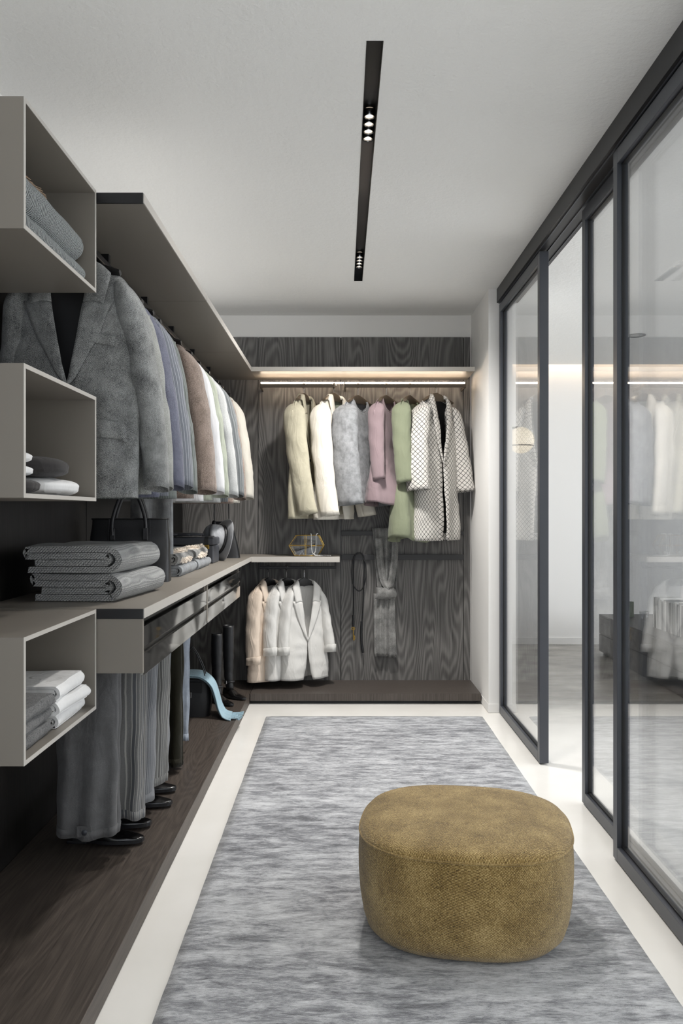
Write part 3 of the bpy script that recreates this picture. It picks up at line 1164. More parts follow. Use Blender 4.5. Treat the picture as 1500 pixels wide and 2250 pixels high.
# upper back rail
G2 = 'clothes on the upper back rail'
HB = M['hanger_bronze']
garment('blazer', 'pale greenish linen blazer, leftmost on the upper back rail', 'blazer', (-.264, YR, ZRB), R(68), M['beige_green'], L=.925, ws=.195, wc=.20, wh=.205, dc=.038, dh=.05,
        vb=-.46, se=.895, sout=.02, sfwd=.15, lap=.065, cut=.05, seed=41, hmat=HB, sr0=.080, sr1=.066, group=G2, buttons=((-.004, .52),), zt=-.085, lining=M['beige_green'], slope=.5)
garment('blazer', 'long ivory blazer beside the pale linen one on the upper back rail', 'blazer', (-.055, YR, ZRB), R(56), M['ivory'], L=.93, ws=.20, wc=.21, wh=.215, dc=.042, dh=.065,
        vb=-.48, se=.905, sout=.02, sfwd=.13, lap=.075, cut=.02, seed=42, hmat=HB, sr0=.082, sr1=.070, group=G2, buttons=((-.004, .62),), zt=-.085, lining=M['sage_grey'], slope=.5)
garment('top', 'grey suede top with wide sleeves on the upper back rail', 'top', (.112, YR, ZRB), R(57), M['suede'], L=.815, ws=.20, wc=.205, wh=.21, dc=.05, dh=.06,
        vb=None, scoop=.085, neck=.085, se=.83, sout=.04, sfwd=.10, seed=43, hmat=HB, sr0=.098, sr1=.092, group=G2, zt=-.10, slope=.45)
garment('blouse', 'mauve flared blouse on the upper back rail', 'blouse', (.308, YR, ZRB), R(58), M['mauve'], L=.81, ws=.175, wc=.165, wh=.19, dc=.045, dh=.09,
        vb=None, scoop=.09, neck=.08, se=.66, sout=.015, sfwd=.05, seed=44, hmat=HB, sr0=.062, sr1=.045, group=G2, zt=-.10, slope=.45, flare=.03, hemdip=.03)
garment('dress', 'sage green belted dress on the upper back rail', 'dress', (.472, YR, ZRB), R(63), M['sage'], L=1.045, ws=.185, wc=.17, wh=.20, dc=.05, dh=.095,
        vb=None, scoop=.10, neck=.09, se=.68, sout=.015, sfwd=.05, seed=45, hmat=HB, sr0=.07, sr1=.055, group=G2, zt=-.10, slope=.42, waist=.03, flare=.03, hemdip=.045, fold=.009)
garment('coat', 'long white coat with a black lattice pattern, rightmost on the upper back rail', 'coat', (.655, YR - .01, ZRB), R(40), M['lattice'], L=1.075, ws=.19, wc=.195, wh=.21, dc=.06, dh=.075,
        vb=-.55, se=.735, sout=.045, sfwd=.05, lap=.055, cut=.012, opn=.006, seed=46, hmat=HB, sr0=.082, sr1=.095, group=G2, zt=-.085, lining=M['lining_dark'], slope=.5)
# lower back rail
G3 = 'jackets on the lower back rail'
for (x, yo, rz, mk, lb, L, seed) in ((-.512, 0, 48, 'sand', 'sand coloured jacket, leftmost on the lower back rail', .775, 51),
                                     (-.385, -.0, 42, 'offwhite', 'off-white jacket in the middle of the lower back rail', .765, 52),
                                     (-.262, -.02, 27, 'offwhite', 'off-white open jacket with turned-up cuffs, rightmost on the lower back rail', .765, 53)):
    garment('jacket', lb, 'jacket', (x, YR + yo, .896), R(rz), M[mk], L=L, ws=.155, wc=.165, wh=.178, dc=.05, dh=.065, vb=-.50, se=.59 + (.06 if seed == 51 else 0), sout=.036, sfwd=.05, lap=.07,
            cut=.03, seed=seed, sr0=.062, sr1=.054, group=G3, lining=M['offwhite'], cuffs=True, zt=-.105, slope=.5, neck=.06, hw=.12)


# ------------------------------------------------------------------ trousers
def trousers(label, loc, mat, wid, L, dep=.028, seed=1, taper=.85, hem=True, shift=0, group='trousers hanging under the counter', rz=0, button=False):
    T = thing('trousers', label, 'trousers', loc, rz, group)
    rnd = random.Random(seed)
    for q in (0, 1):
        ph = rnd.uniform(0, 9)
        rows, uv = [], []
        nu, nv = 44, 36
        for j in range(nv + 1):
            v = j / nv
            w_ = wid / 2 * (1 + (taper - 1) * v) * (1 - .05 * q)
            d_ = dep * (.55 + .45 * math.sin(min(1, v * 4) * math.pi / 2))
            zz = -L * v - (.012 * q * v)
            row = []
            for i in range(nu + 1):
                a = 2 * math.pi * i / nu + math.pi
                x = w_ * math.copysign(abs(math.sin(a)) ** .75, math.sin(a))
                y = -d_ * math.cos(a) * (1 + .45 * sstep(.1, .9, v) * math.sin(x * 70 + ph + v * 2.5) * (1 if math.cos(a) > 0 else .5))
                y += .006 * nz(x * 9 + ph, v * 6, q)
                row.append(Vector((x + shift * v + .006 * nz(v * 5, ph, 1), y + q * dep * 1.7, zz + .004 * math.sin(a * 2 + ph) * v)))
                uv.append((a / (2 * math.pi) * wid * 2.1, zz))
            rows.append(row)
        lg = grid('leg', rows, mat, T, uvs=uv, solid=.003)
        if hem:
            for vv in (.965,):
                jj = int(nv * vv)
                rr = []
                for r_ in (rows[jj], rows[-1]):
                    c_ = sum((Vector(p) for p in r_[:-1]), Vector()) / nu
                    rr.append([Vector((c_.x + (p.x - c_.x) * 1.02, c_.y + (p.y - c_.y) * 1.08, p.z - .001)) for p in r_])
                grid('hem_band', rr, mat, lg, solid=.003, uvs=[(i * .01, j * .03) for j in range(2) for i in range(nu + 1)])
        if button and q == 0:
            boxes('tab', [(-.022, .030, -dep * 1.45, -dep * 1.2, -L + .006, -L + .045)], mat, T, bevel=.003)
            lathe('button', [(.0001, .004), (.009, .004), (.010, .001)], M['frame'], T, 18, Matrix.Translation((.006, -dep * 1.45, -L + .024)) @ Matrix.Rotation(R(90), 4, 'X'))
    return T


ZT = .765
trousers('grey flannel trousers nearest the camera, with a buttoned hem tab', (-.868, 2.84, ZT), M['denim_grey'], .215, .585, .032, 61, .92, button=True)
trousers('trousers with bold light stripes beside the grey flannel pair', (-.770, 2.975, ZT), M['trouser_stripe'], .135, .575, .030, 62, .80)
trousers('blue grey checked trousers behind the boldly striped pair', (-.758, 3.12, ZT), M['trouser_check'], .130, .56, .026, 63, .75)
trousers('finely striped trousers hanging over the front black shoe', (-.752, 3.27, ZT), M['trouser_fine'], .145, .545, .03, 64, .8)
trousers('grey blue cotton trousers half hidden behind the fine striped pair', (-.765, 3.42, ZT), M['trouser_check'], .12, .545, .024, 65, .8)
trousers('black olive velvet trousers hanging down to the plinth', (-.835, 3.86, ZT), M['olive_velvet'], .19, .66, .035, 66, .95)
trousers('pale blue grey trousers beside the black handbag', (-.81, 4.14, ZT), M['trouser_blue'], .10, .62, .03, 67, .8)
t = thing('trouser_rail', 'black pull-out rail holding the trousers under the drawers', 'rail', (0, 0, 0))
box('rail', -1.0, -.985, 2.66, 4.3, .745, .768, M['black_metal'], t)
for yy in (2.84, 2.975, 3.09, 3.27, 3.42, 3.86, 4.14):
    box('arm', -1.0, -.70, yy - .004, yy + .004, .757, .769, M['black_metal'], t)


# ------------------------------------------------------------------ shoes
def shoe(label, loc, rz, s=1.0, group=None, boot=0.0, parent_name='shoe'):
    T = thing(parent_name, label, 'boot' if boot else 'shoe', loc, rz, group)
    # length along +x (toe), heel at x=0
    n = 26
    rows = []
    prof = []
    for i in range(n + 1):
        t = i / n
        x = -.005 + .275 * t
        hw = .033 + .014 * math.sin(clamp((t - .25) / .6) * math.pi) - .004 * math.sin(clamp(t / .4) * math.pi)
        hw *= math.sqrt(max(0.0, 1 - (max(0, t - .80) / .205) ** 2)) * math.sqrt(max(0.0, 1 - (max(0, .12 - t) / .125) ** 2))
        top = .085 if t < .36 else .085 - .045 * sstep(.36, .72, t) - .012 * sstep(.7, 1, t)
        prof.append((x, max(.003, hw), top))
    for (x, hw, top) in prof:
        r_ = []
        for k_ in range(15):
            a = math.pi * k_ / 14
            r_.append((x * s, math.cos(a) * hw * s * (1 if math.sin(a) < .6 else .92), (.022 + (top - .022) * math.sin(a) ** .75) * s))
        rows.append(r_)
    grid('upper', rows, M['shoe_leather'], T, caps=True, auto=70)
    ring = [(x, hw + .004) for (x, hw, _) in prof] + [(x, -hw - .004) for (x, hw, _) in reversed(prof)]
    vs = [(x * s, y * s, z * s) for z in (.010, .022) for (x, y) in ring]
    m = len(ring)
    fs = [tuple(range(m))[::-1], tuple(m + i for i in range(m))] + [(i, (i + 1) % m, m + (i + 1) % m, m + i) for i in range(m)]
    sl = from_data('sole', vs, fs, M['black_leather'], T, smooth=False)
    box('heel', -.008 * s, .07 * s, -.034 * s, .034 * s, 0.0, .012 * s, M['black_leather'], sl, bevel=.004)
    if boot:
        rows = []
        for j in range(26):
            t = j / 25
            z = .055 + (boot - .055) * t
            r0 = .022 + .008 * math.sin(t * math.pi * .75) + .006 * t
            cx = .042 + .012 * (1 - sstep(0, .25, t))
            wr_ = .0025 * math.sin(t * 40) * (1 - t)
            rows.append([(cx + math.cos(2 * math.pi * i / 28) * (r0 * 1.08 + wr_), math.sin(2 * math.pi * i / 28) * (r0 * .9 + wr_), z) for i in range(28)])
        grid('shaft', rows, M['black_leather'], T, closed=True, solid=.003)
        tubes('ankle_strap', [[(.050 + math.cos(2 * math.pi * i / 28) * .032, math.sin(2 * math.pi * i / 28) * .027, .10 + .008 * math.cos(2 * math.pi * i / 28)) for i in range(28)]], .006, M['black_leather'], T, 8, True)
        box('buckle', .045, .061, -.038, -.032, .095, .115, M['chrome'], T, bevel=.002)
    else:
        tubes('opening', [[(.055 + math.cos(2 * math.pi * i / 24) * .047 * s, math.sin(2 * math.pi * i / 24) * .027 * s, .080 * s) for i in range(24)]], .006 * s, M['black_leather'], T, 8, True)
    return T


PZ = .0727
G4 = 'black shoes under the trousers'
shoe('glossy black shoe farthest forward below the grey trousers', (-.99, 3.06, PZ), R(-6), 1.0, G4)
shoe('second black shoe of the front pair, half hidden by the striped trousers', (-1.0, 3.20, PZ), R(-2), 1.0, G4)
shoe('glossy black shoe below the finely striped trousers', (-.965, 3.44, PZ), R(-6), 1.0, G4)
shoe('black shoe mostly hidden behind the finely striped trousers', (-.985, 3.60, PZ), R(-2), 1.0, G4)
shoe('nearer tall black riding boot beside the blue scarf', (-.822, 5.30, PZ), R(-42), .72, 'tall riding boots', boot=.44, parent_name='riding_boot')
shoe('farther tall black riding boot, closest to the back plinth', (-.772, 5.46, PZ), R(-38), .72, 'tall riding boots', boot=.47, parent_name='riding_boot')


# ------------------------------------------------------------------ folded textiles
def fold_path(w, t, kind='blanket'):
    """centre line in (x,z) of a folded cloth, the smooth big fold at +x; t = layer pitch"""
    pts = []
    z = [t * (.5 + k_) for k_ in range(4)]
    R3 = 1.5 * t
    pts += [(0.0 + .01, z[0]), (w * .5, z[0]), (w - R3, z[0])]
    for k_ in range(1, 9):
        a = -math.pi / 2 + math.pi * k_ / 9
        pts.append((w - R3 + math.cos(a) * R3 * 1.05, z[0] + R3 + math.sin(a) * R3))
    pts += [(w - R3, z[3]), (w * .5, z[3]), (.5 * t, z[3])]
    for k_ in range(1, 6):
        a = math.pi / 2 + math.pi * k_ / 6
        pts.append((.5 * t + math.cos(a) * .5 * t, z[2] + .5 * t + math.sin(a) * .5 * t))
    pts += [(.5 * t, z[2]), (w * .5, z[2]), (w - R3 - .4 * t, z[2])]
    for k_ in range(1, 6):
        a = math.pi / 2 - math.pi * k_ / 6
        pts.append((w - R3 - .4 * t + math.cos(a) * .5 * t, z[1] + .5 * t + math.sin(a) * .5 * t))
    pts += [(w - R3 - .4 * t, z[1]), (w * .5, z[1]), (.03, z[1])]
    return pts


def folded(name, label, cat, loc, rz, w, dlen, t, mat, group=None, seed=1, flip=False, sag=.003, sub=0, fill=.92):
    """folded cloth; big fold at +x, edges show on the -y end"""
    T = thing(name, label, cat, loc, rz, group)
    p2 = [Vector((a, 0, b)) for a, b in fold_path(w, t)]
    p2 = smooth_path(p2, 2)
    rows, uv = [], []
    ny = 14
    ph = seed * 3.3
    # outer/inner offsets
    m = len(p2)
    nrm = []
    for i in range(m):
        tg = p2[min(i + 1, m - 1)] - p2[max(i - 1, 0)]
        tg.normalize()
        nrm.append(Vector((tg.z, 0, -tg.x)))
    loop = [p2[i] + nrm[i] * t * fill / 2 for i in range(m)] + [p2[i] - nrm[i] * t * fill / 2 for i in range(m - 1, -1, -1)]
    acc = [0]
    for i in range(1, len(loop)):
        acc.append(acc[-1] + (loop[i] - loop[i - 1]).length)
    top = 4 * t
    for j in range(ny + 1):
        v = j / ny
        yy = v * dlen
        e = min(v, 1 - v) * dlen
        shrink = 1 - clamp(1 - e / (t * .5)) ** 2 * .04
        row = []
        for i, p in enumerate(loop):
            fz = p.z / top
            dx = .006 * nz(yy * 4 + ph, p.z * 22, 1) + .003 * nz(yy * 14, p.z * 40 + ph, 5)
            dz = sag * nz(p.x * 9 + ph, yy * 9, 2) * 2 * fz
            ey = .006 * nz(p.x * 15, p.z * 60 + ph, 3) * (1 if v < .5 else -1) * (1 if (j == 0 or j == ny) else 0)
            row.append(Vector((p.x + dx, yy + ey, max(.0, t * 2 + (p.z - t * 2) * shrink + dz))))
            uv.append((yy, acc[i]))
        rows.append(row)
    # closed ring plus end caps as strips
    nu = len(loop)
    vs = [p for r_ in rows for p in r_]
    fs = []
    for j in range(ny):
        for i in range(nu):
            a = j * nu + i
            b = j * nu + (i + 1) % nu
            fs.append((a, a + nu, b + nu, b))
    for base in (0, ny * nu):
        for i in range(m - 1):
            q = (base + i, base + i + 1, base + nu - 2 - i, base + nu - 1 - i)
            fs.append(q if base == 0 else q[::-1])
    # end faces get stitches of their own: use separate uv through x,z
    body = from_data('cloth', vs, fs, mat, T, uvs=uv, auto=60)
    if flip:
        T.scale = (-1, 1, 1)
    return T


ZC = .979
b1 = folded('folded_blanket', 'lower of two thick grey knitted blankets folded on the counter', 'blanket', (-1.035, 2.79, ZC), R(-6), .295, .46, .0235, M['blanket'], 'thick knitted blankets on the counter', 1)
b2 = folded('folded_blanket', 'upper of two thick grey knitted blankets folded on the counter', 'blanket', (-1.05, 2.77, ZC + .094), R(-3), .31, .47, .0235, M['blanket'], 'thick knitted blankets on the counter', 2)


def fringe(parent, pts, mat, length=.05, seed=1, down=True, dirv=(0, 0, -1), n=24, r=.0016, name='fringe', droop=0.0):
    rnd = random.Random(seed)
    paths = []
    for k_ in range(n):
        t = k_ / (n - 1)
        i = min(len(pts) - 2, int(t * (len(pts) - 1)))
        f_ = t * (len(pts) - 1) - i
        p = Vector(pts[i]).lerp(Vector(pts[i + 1]), f_)
        d = Vector(dirv)
        q = []
        a = Vector((rnd.uniform(-.3, .3), rnd.uniform(-.3, .3), rnd.uniform(-.2, .2)))
        for s_ in range(5):
            q.append(p + (d + a * (s_ / 4)) * length * s_ / 4 + Vector((0, 0, droop * length * (s_ / 4) ** 2)))
        paths.append(q)
    o = tubes(name, paths, r, mat, parent, 5)
    o['kind'] = 'stuff'
    return o


# in the top box
zb = 1.951 + .011
t1 = folded('folded_blanket', 'lower patterned blanket in the highest wall box', 'blanket', (-1.06, 2.03, zb), 0, .275, .48, .0165, M['blanket_diamond'], 'patterned blankets in the highest wall box', 5)
t2 = folded('folded_blanket', 'upper patterned blanket with a tan fringe in the highest wall box', 'blanket', (-1.06, 2.02, zb + .067), 0, .268, .50, .0255, M['blanket_diamond'], 'patterned blankets in the highest wall box', 6)
fringe(t2, [(.235, .02, .104), (.237, .13, .106), (.235, .24, .105)], M['fringe_tan'], .035, 4, dirv=(.55, .5, .30), n=70, r=.0011, droop=-.55)


# soft folded sweaters for the middle box
def pillow(name, label, loc, rz, sx, sy_, sz, mat, group, seed=1):
    T = thing(name, label, 'sweater', loc, rz, group)
    rows, uv = [], []
    nu, nv = 40, 22
    for j in range(nv + 1):
        b = -math.pi / 2 + math.pi * j / nv
        row = []
        for i in range(nu + 1):
            a = 2 * math.pi * i / nu
            x, y = sq(a, sx, sy_, 3.0)
            cb = abs(math.cos(b)) ** .55
            zz = math.copysign(abs(math.sin(b)) ** .8, math.sin(b))
            p = Vector((x * cb, y * cb, sz * zz))
            d = .010 * nz(p.x * 9 + seed * 5, p.y * 9, p.z * 12)
            # crease of the fold around the front
            crease = -.003 * math.exp(-((zz + .1) / .16) ** 2) * (1 if math.cos(a) > .1 else 0)
            k_ = 1 + (d + crease) / max(.03, p.length) * 1.0
            row.append(Vector((p.x * k_, p.y * k_, p.z * (1 + d * 8) + sz)))
            uv.append((a * .1, b * .1))
        rows.append(row)
    grid('body', rows, mat, T, uvs=uv)
    # folded sleeve lying on top
    path = smooth_path([(-sx * .6, -sy_ * .2, sz * 1.80), (0, -sy_ * .05, sz * 1.96), (sx * .55, sy_ * .08, sz * 1.84), (sx * .86, sy_ * .10, sz * 1.35)], 6)
    tubes('sleeve', [path], lambda q: .016 - .004 * q, mat, T, 10, False, .45)
    return T


zb = 1.311 + .011
G5 = 'folded sweaters in the middle wall box'
pillow('folded_sweater', 'white folded sweater under the charcoal one in the middle wall box', (-.900, 2.385, zb), 0, .128, .140, .026, M['shirt_white'], G5, 2)
pillow('folded_sweater', 'charcoal folded sweater on top of the far white one in the middle wall box', (-.905, 2.36, zb + .052), R(6), .128, .130, .029, M['dark_sweater'], G5, 3)
pillow('folded_sweater', 'dark grey folded sweater at the bottom of the near stack in the middle wall box', (-.905, 2.115, zb), R(4), .130, .112, .022, M['dark_sweater'], G5, 4)
pillow('folded_sweater', 'white folded sweater in the middle of the near stack in the middle wall box', (-.91, 2.09, zb + .044), R(-5), .125, .096, .0165, M['shirt_white'], G5, 5)
pillow('folded_sweater', 'white folded sweater topmost of the near stack in the middle wall box', (-.905, 2.085, zb + .077), R(5), .125, .092, .0165, M['shirt_white'], G5, 6)
# lowest box: shirts
zb = .673 + .011
for k_ in range(3):
    folded('folded_shirt', ['white folded shirt at the bottom of the far stack in the lowest wall box', 'white folded shirt in the middle of the far stack in the lowest wall box',
                            'white folded shirt on top of the far stack in the lowest wall box'][k_], 'shirt', (-1.04 + .004 * k_, 2.275 - .012 * k_, zb + .0405 * k_), R([1, -2, 1][k_]), .262 + .006 * (k_ % 2), .24, .0100, M['shirt_white'],
           'folded shirts in the lowest wall box', 10 + k_)
for k_ in range(3):
    folded('folded_shirt', ['dark grey folded shirt at the bottom of the near stack in the lowest wall box', 'dark grey folded shirt in the middle of the near stack in the lowest wall box',
                            'dark grey folded shirt on top of the near stack in the lowest wall box'][k_], 'shirt', (-1.04, 2.0 + .004 * k_, zb + .0365 * k_), R([0, 1, -1][k_]), .255 + .004 * k_, .235, .0090, M['shirt_grey'],
           'folded shirts in the lowest wall box', 14 + k_)

# folded jeans and fringed throws on the counter
for k_, yy in enumerate((3.86, 4.32)):
    folded('folded_jeans', ['nearer folded grey jeans below the fringed throw on the counter', 'farther folded grey jeans below the fringed throw on the counter'][k_], 'jeans',
           (-1.02, yy, ZC), 0, .272, .42, .0125, M['jeans'], 'folded jeans on the counter', 20 + k_)
    th_ = folded('folded_throw', ['nearer folded grey throw with a cream fringe on the jeans', 'farther folded grey throw with a cream fringe, beside the dark case'][k_], 'throw',
                 (-1.03, yy - .01, ZC + .052), R(1), .268, .42, .0135, M['scarf_grey'], 'fringed throws on the counter', 24 + k_)
    fringe(th_, [(.215, .03, .058), (.252, .12, .052), (.255, .25, .052), (.24, .40, .056)], M['fringe'], .052, 8 + k_, dirv=(.45, -.1, -.75), n=300, r=.0024)
    fringe(th_, [(.16, .06, .0585), (.19, .2, .0585), (.19, .38, .0585)], M['fringe'], .06, 18 + k_, dirv=(.95, -.1, .02), n=260, r=.0022)


# ------------------------------------------------------------------ tote bag
def tote(label, loc, rz, w, h, d, hh, mat, top=.88, handle=True):
    T = thing('tote_bag', label, 'bag', loc, rz)
    rows = []
    for j in range(15):
        v = j / 14
        ww = w / 2 * (1 - (1 - top) * v ** 1.5 + .0 * v)
        dd = d / 2 * (1 - .62 * v)
        row = []
        for i in range(48):
            a = 2 * math.pi * i / 48
            x, y = sq(a, ww, dd, 6)
            row.append((x + .004 * nz(a * 2, v * 4, 1), y + .006 * nz(x * 9, v * 5, 3) * (1 if v > .1 else 0), h * v + .004 * nz(x * 12, 1, 1) * v))
        rows.append(row)
    body = grid('body', rows, mat, T, closed=True, auto=60, caps=True)
    for sx in (-1, 1):
        tubes('seam', [[(sx * w * .27 * (1 - .08 * v / 10), -d / 2 * (1 - .62 * v / 10) - .001, h * v / 10) for v in range(0, 11)]], .0022, mat, T, 6)
    tubes('rim', [[(sq(2 * math.pi * i / 60, w / 2 * top, d / 2 * .38, 6)[0], sq(2 * math.pi * i / 60, w / 2 * top, d / 2 * .38, 6)[1], h) for i in range(60)]], .004, mat, T, 6, True)
    if handle:
        for sy_ in (-1, 1):
            q = sy_ * d * .21
            pts = [(-w * .20, q - .004 * 1, h * .74), (-w * .20, q, h * .98), (-w * .13, q * 1.3, h + hh * .62), (-w * .05, q * 1.5, h + hh * .97), (w * .05, q * 1.5, h + hh * .97), (w * .13, q * 1.3, h + hh * .62), (w * .20, q, h * .98), (w * .20, q, h * .74)]
            tubes('handle', [smooth_path([(a, b - (d * .10 if sy_ < 0 and c_ < h else 0), c_) for a, b, c_ in pts], 6)], .0075, mat, T, 10)
            for sx in (-1, 1):
                if sy_ < 0:
                    box('handle_tab', sx * w * .20 - .012, sx * w * .20 + .012, -d * .36, -d * .31, h * .66, h * .86, mat, T, bevel=.004)
    return T


tote('black leather tote bag with two upright handles standing on the counter', (-.918, 3.62, ZC), R(6), .345, .270, .15, .125, M['black_leather'], top=.93)

# grey felt piece hanging behind the bag
T = thing('felt_scarf', 'long grey felt scarf hanging behind the black tote bag', 'scarf', (-.905, 3.90, 0))
rows = []
for j in range(40):
    v = j / 39
    zz = ZR + .018 - (ZR - 1.03) * v
    wf_ = .16 + .84 * sstep(.22, .42, v)
    rows.append([(.015 + (-.10 + .20 * i / 20) * wf_, .012 * math.sin(i * .55 + v * 2) + .01 * nz(i * .2, v * 4, 2), zz + .004 * nz(i * .3, 2, 2)) for i in range(21)])
grid('front_drop', rows, M['felt'], T, solid=.006)
rows = [[(p[0], p[1] + .03, p[2] * 1.0 + .0) for p in r_] for r_ in rows[:26]]
grid('back_drop', rows, M['felt'], T, solid=.006)

# train case with gloves
T = thing('travel_case', 'dark slate travel case with a strap and buckle behind the fringed throws', 'case', (-.915, 4.98, ZC), R(0))
box('body', -.165, .165, -.11, .11, 0, .105, M['case'], T, bevel=.008)
box('lid', -.168, .168, -.113, .113, .108, .152, M['case'], T, bevel=.008)
for xx in (-.10, .125):
    boxes('strap', [(xx - .012, xx + .012, -.117, -.1125, .01, .150), (xx - .012, xx + .012, -.115, .115, .152, .156)], M['black_leather'], T, bevel=.001)
    boxes('buckle', [(xx - .016, xx + .016, -.121, -.1165, .085, .11)], M['brass'], T, bevel=.003)
T = thing('leather_gloves', 'dark leather gloves lying on top of the travel case', 'gloves', (-.935, 4.96, ZC + .157), R(8))
for k_, (oy, rr) in enumerate(((-.035, 0), (.035, .12))):
    rows = []
    for j in range(13):
        t_ = j / 12
        rows.append([(-.09 + .12 * t_, oy + math.cos(2 * math.pi * i / 14) * (.034 - .004 * t_), .011 + math.sin(2 * math.pi * i / 14) * .010) for i in range(14)])
    g_ = grid('glove', rows, M['case'], T, closed=True, caps=True)
    for q in range(4):
        tubes('finger', [smooth_path([(.02, oy - .026 + .0175 * q, .011), (.06, oy - .03 + .02 * q, .013), (.10 + .01 * math.sin(q), oy - .034 + .022 * q, .010)], 4)], lambda u: .0095 - .003 * u, M['case'], g_, 8)
    tubes('thumb', [smooth_path([(-.03, oy - .03, .010), (.01, oy - .05, .012), (.035, oy - .055, .010)], 4)], lambda u: .0095 - .003 * u, M['case'], g_, 8)

# felt hat leaning on its brim
T = thing('felt_hat', 'pale grey felt hat propped on its brim at the end of the counter', 'hat', (-.752, 5.20, ZC + .130), 0)
xf = Matrix.Rotation(R(38), 4, 'Z') @ Matrix.Rotation(R(-90 + 12), 4, 'Y') @ Matrix.Scale(1.0, 4)
n = 56
rows = []
for j, (r_, z_) in enumerate([(.082, .0), (.095, .002), (.110, .005), (.124, .010), (.135, .016), (.138, .019)]):
    rows.append([xf @ Vector((r_ * math.cos(2 * math.pi * i / n) * .97, r_ * math.sin(2 * math.pi * i / n) * .92, -z_ * (1 + .6 * math.cos(4 * math.pi * i / n)) + .005)) for i in range(n)])
grid('brim', rows, M['hat_felt'], T, closed=True, solid=.003)
rows = []
for j, (r_, z_) in enumerate([(.084, 0), (.083, .02), (.082, .045), (.080, .07), (.076, .090), (.068, .104), (.052, .110), (.030, .106), (.001, .100)]):
    rows.append([xf @ Vector((r_ * math.cos(2 * math.pi * i / n) * 1.05, r_ * math.sin(2 * math.pi * i / n) * (.92 - .12 * sstep(.05, .11, z_) * abs(math.cos(2 * math.pi * i / n))), z_ - (.020 * math.exp(-(math.sin(2 * math.pi * i / n) * r_ / .02) ** 2) * sstep(.09, .11, z_)))) for i in range(n)])
grid('crown', rows, M['hat_felt'], T, closed=True)
rows = []
for (r_, z_) in [(.0865, .002), (.0862, .012), (.0855, .024)]:
    rows.append([xf @ Vector((r_ * math.cos(2 * math.pi * i / n) * 1.05, r_ * math.sin(2 * math.pi * i / n) * .925, z_)) for i in range(n)])
grid('band', rows, M['black_leather'], T, closed=True, solid=.002)

# black pouch bag with tall handles behind the hat
T = thing('pouch_bag', 'black tapering leather bag with tall thin handles behind the felt hat', 'bag', (-.79, 5.50, ZC), 0)
rows = []
for j in range(13):
    v = j / 12
    ww = .118 * (1 - .50 * v ** 1.3)
    dd = .05 * (1 - .7 * v)
    rows.append([(sq(2 * math.pi * i / 32, ww, dd, 4)[0], sq(2 * math.pi * i / 32, ww, dd, 4)[1], .24 * v) for i in range(32)])
grid('body', rows, M['black_leather'], T, closed=True, caps=True, auto=60)
for xx in (-.05, .045):
    tubes('handle', [smooth_path([(xx, -.022, .20), (xx + .002, -.02, .25), (xx, -.01, .34), (xx * .9, 0, .44)], 6)], .0035, M['black_leather'], T, 8)
    lathe('handle_tab', [(.0001, .003), (.013, .003), (.015, 0), (.013, -.003), (.0001, -.003)], M['black_leather'], T, 20, Matrix.Translation((xx, -.026, .225)) @ Matrix.Rotation(R(90), 4, 'X') @ Matrix.Diagonal((1, 1.5, 1, 1)))
tubes('handle_top', [smooth_path([(-.045, 0, .44), (-.03, 0, .47), (.025, 0, .47), (.0405, 0, .44)], 6)], .0035, M['black_leather'], T, 8)

# handbag and blue scarf on the plinth
T = thing('handbag', 'black leather handbag under the pale blue scarf on the left plinth', 'bag', (-.90, 4.98, PZ), R(4))
rows = []
for j in range(13):
    v = j / 12
    ww = .115 + .012 * math.sin(math.pi * v) - .012 * v
    dd = .075 * (1 - .45 * v) + .008 * math.sin(math.pi * v)
    rows.append([(sq(2 * math.pi * i / 40, ww, dd, 4.5)[0], sq(2 * math.pi * i / 40, ww, dd, 4.5)[1], .215 * v) for i in range(40)])
grid('body', rows, M['black_leather'], T, closed=True, caps=True, auto=60)
boxes('flap', [(-.07, .07, -.060, -.052, .10, .205)], M['black_leather'], T, bevel=.004)
boxes('clasp', [(-.008, .008, -.069, -.060, .11, .145)], M['chrome'], T, bevel=.002)
for sy_ in (-1, 1):
    tubes('handle', [smooth_path([(-.075, .03 * sy_, .20), (-.06, .03 * sy_, .26), (-.01, .02 * sy_, .385), (.02, .02 * sy_, .385), (.075, .03 * sy_, .27), (.085, .03 * sy_, .20)], 6)], .0035, M['black_leather'], T, 8)
T = thing('blue_scarf', 'pale blue wool scarf draped over the black handbag', 'scarf', (-.90, 4.98, PZ), R(4))
path = smooth_path([(-.135, 0, .15), (-.125, 0, .205), (-.07, 0, .236), (0, -.002, .243), (.07, -.004, .232), (.125, -.01, .185), (.152, -.02, .12), (.172, -.035, .06), (.20, -.06, .018), (.245, -.085, .007)], 5)
for lay, (wd_, oz) in enumerate(((.105, .004), (.085, -.012))):
    rows = []
    for k_, p in enumerate(path):
        u_ = k_ / (len(path) - 1)
        tg = path[min(k_ + 1, len(path) - 1)] - path[max(k_ - 1, 0)]
        nn = Vector((-tg.z, 0, tg.x)).normalized()
        rows.append([p + nn * (oz * (1 - u_ * .7) + .005 * math.sin(i * 1.3 + u_ * 4) * (.4 + u_)) + Vector((0, -wd_ + (2 * wd_ * i / 14) * (1 - .15 * u_), 0)) for i in range(15)])
    for r_ in rows:
        for p in r_:
            p.z = max(p.z, .005)
    grid('drape', rows, M['scarf_blue'], T, solid=.006)
fr = [Vector(p) for p in rows[-1]]
fringe(T, [(.235, -.165, .012), (.245, -.085, .010), (.25, -.02, .010)], M['scarf_blue'], .055, 5, dirv=(.9, -.15, -.05), n=30, r=.0042)

# ------------------------------------------------------------------ scarf and leash on the wall rails
T = thing('knot_scarf', 'long grey scarf looped over the flat rails on the back panel', 'scarf', (.315, BACK - .05, 0))


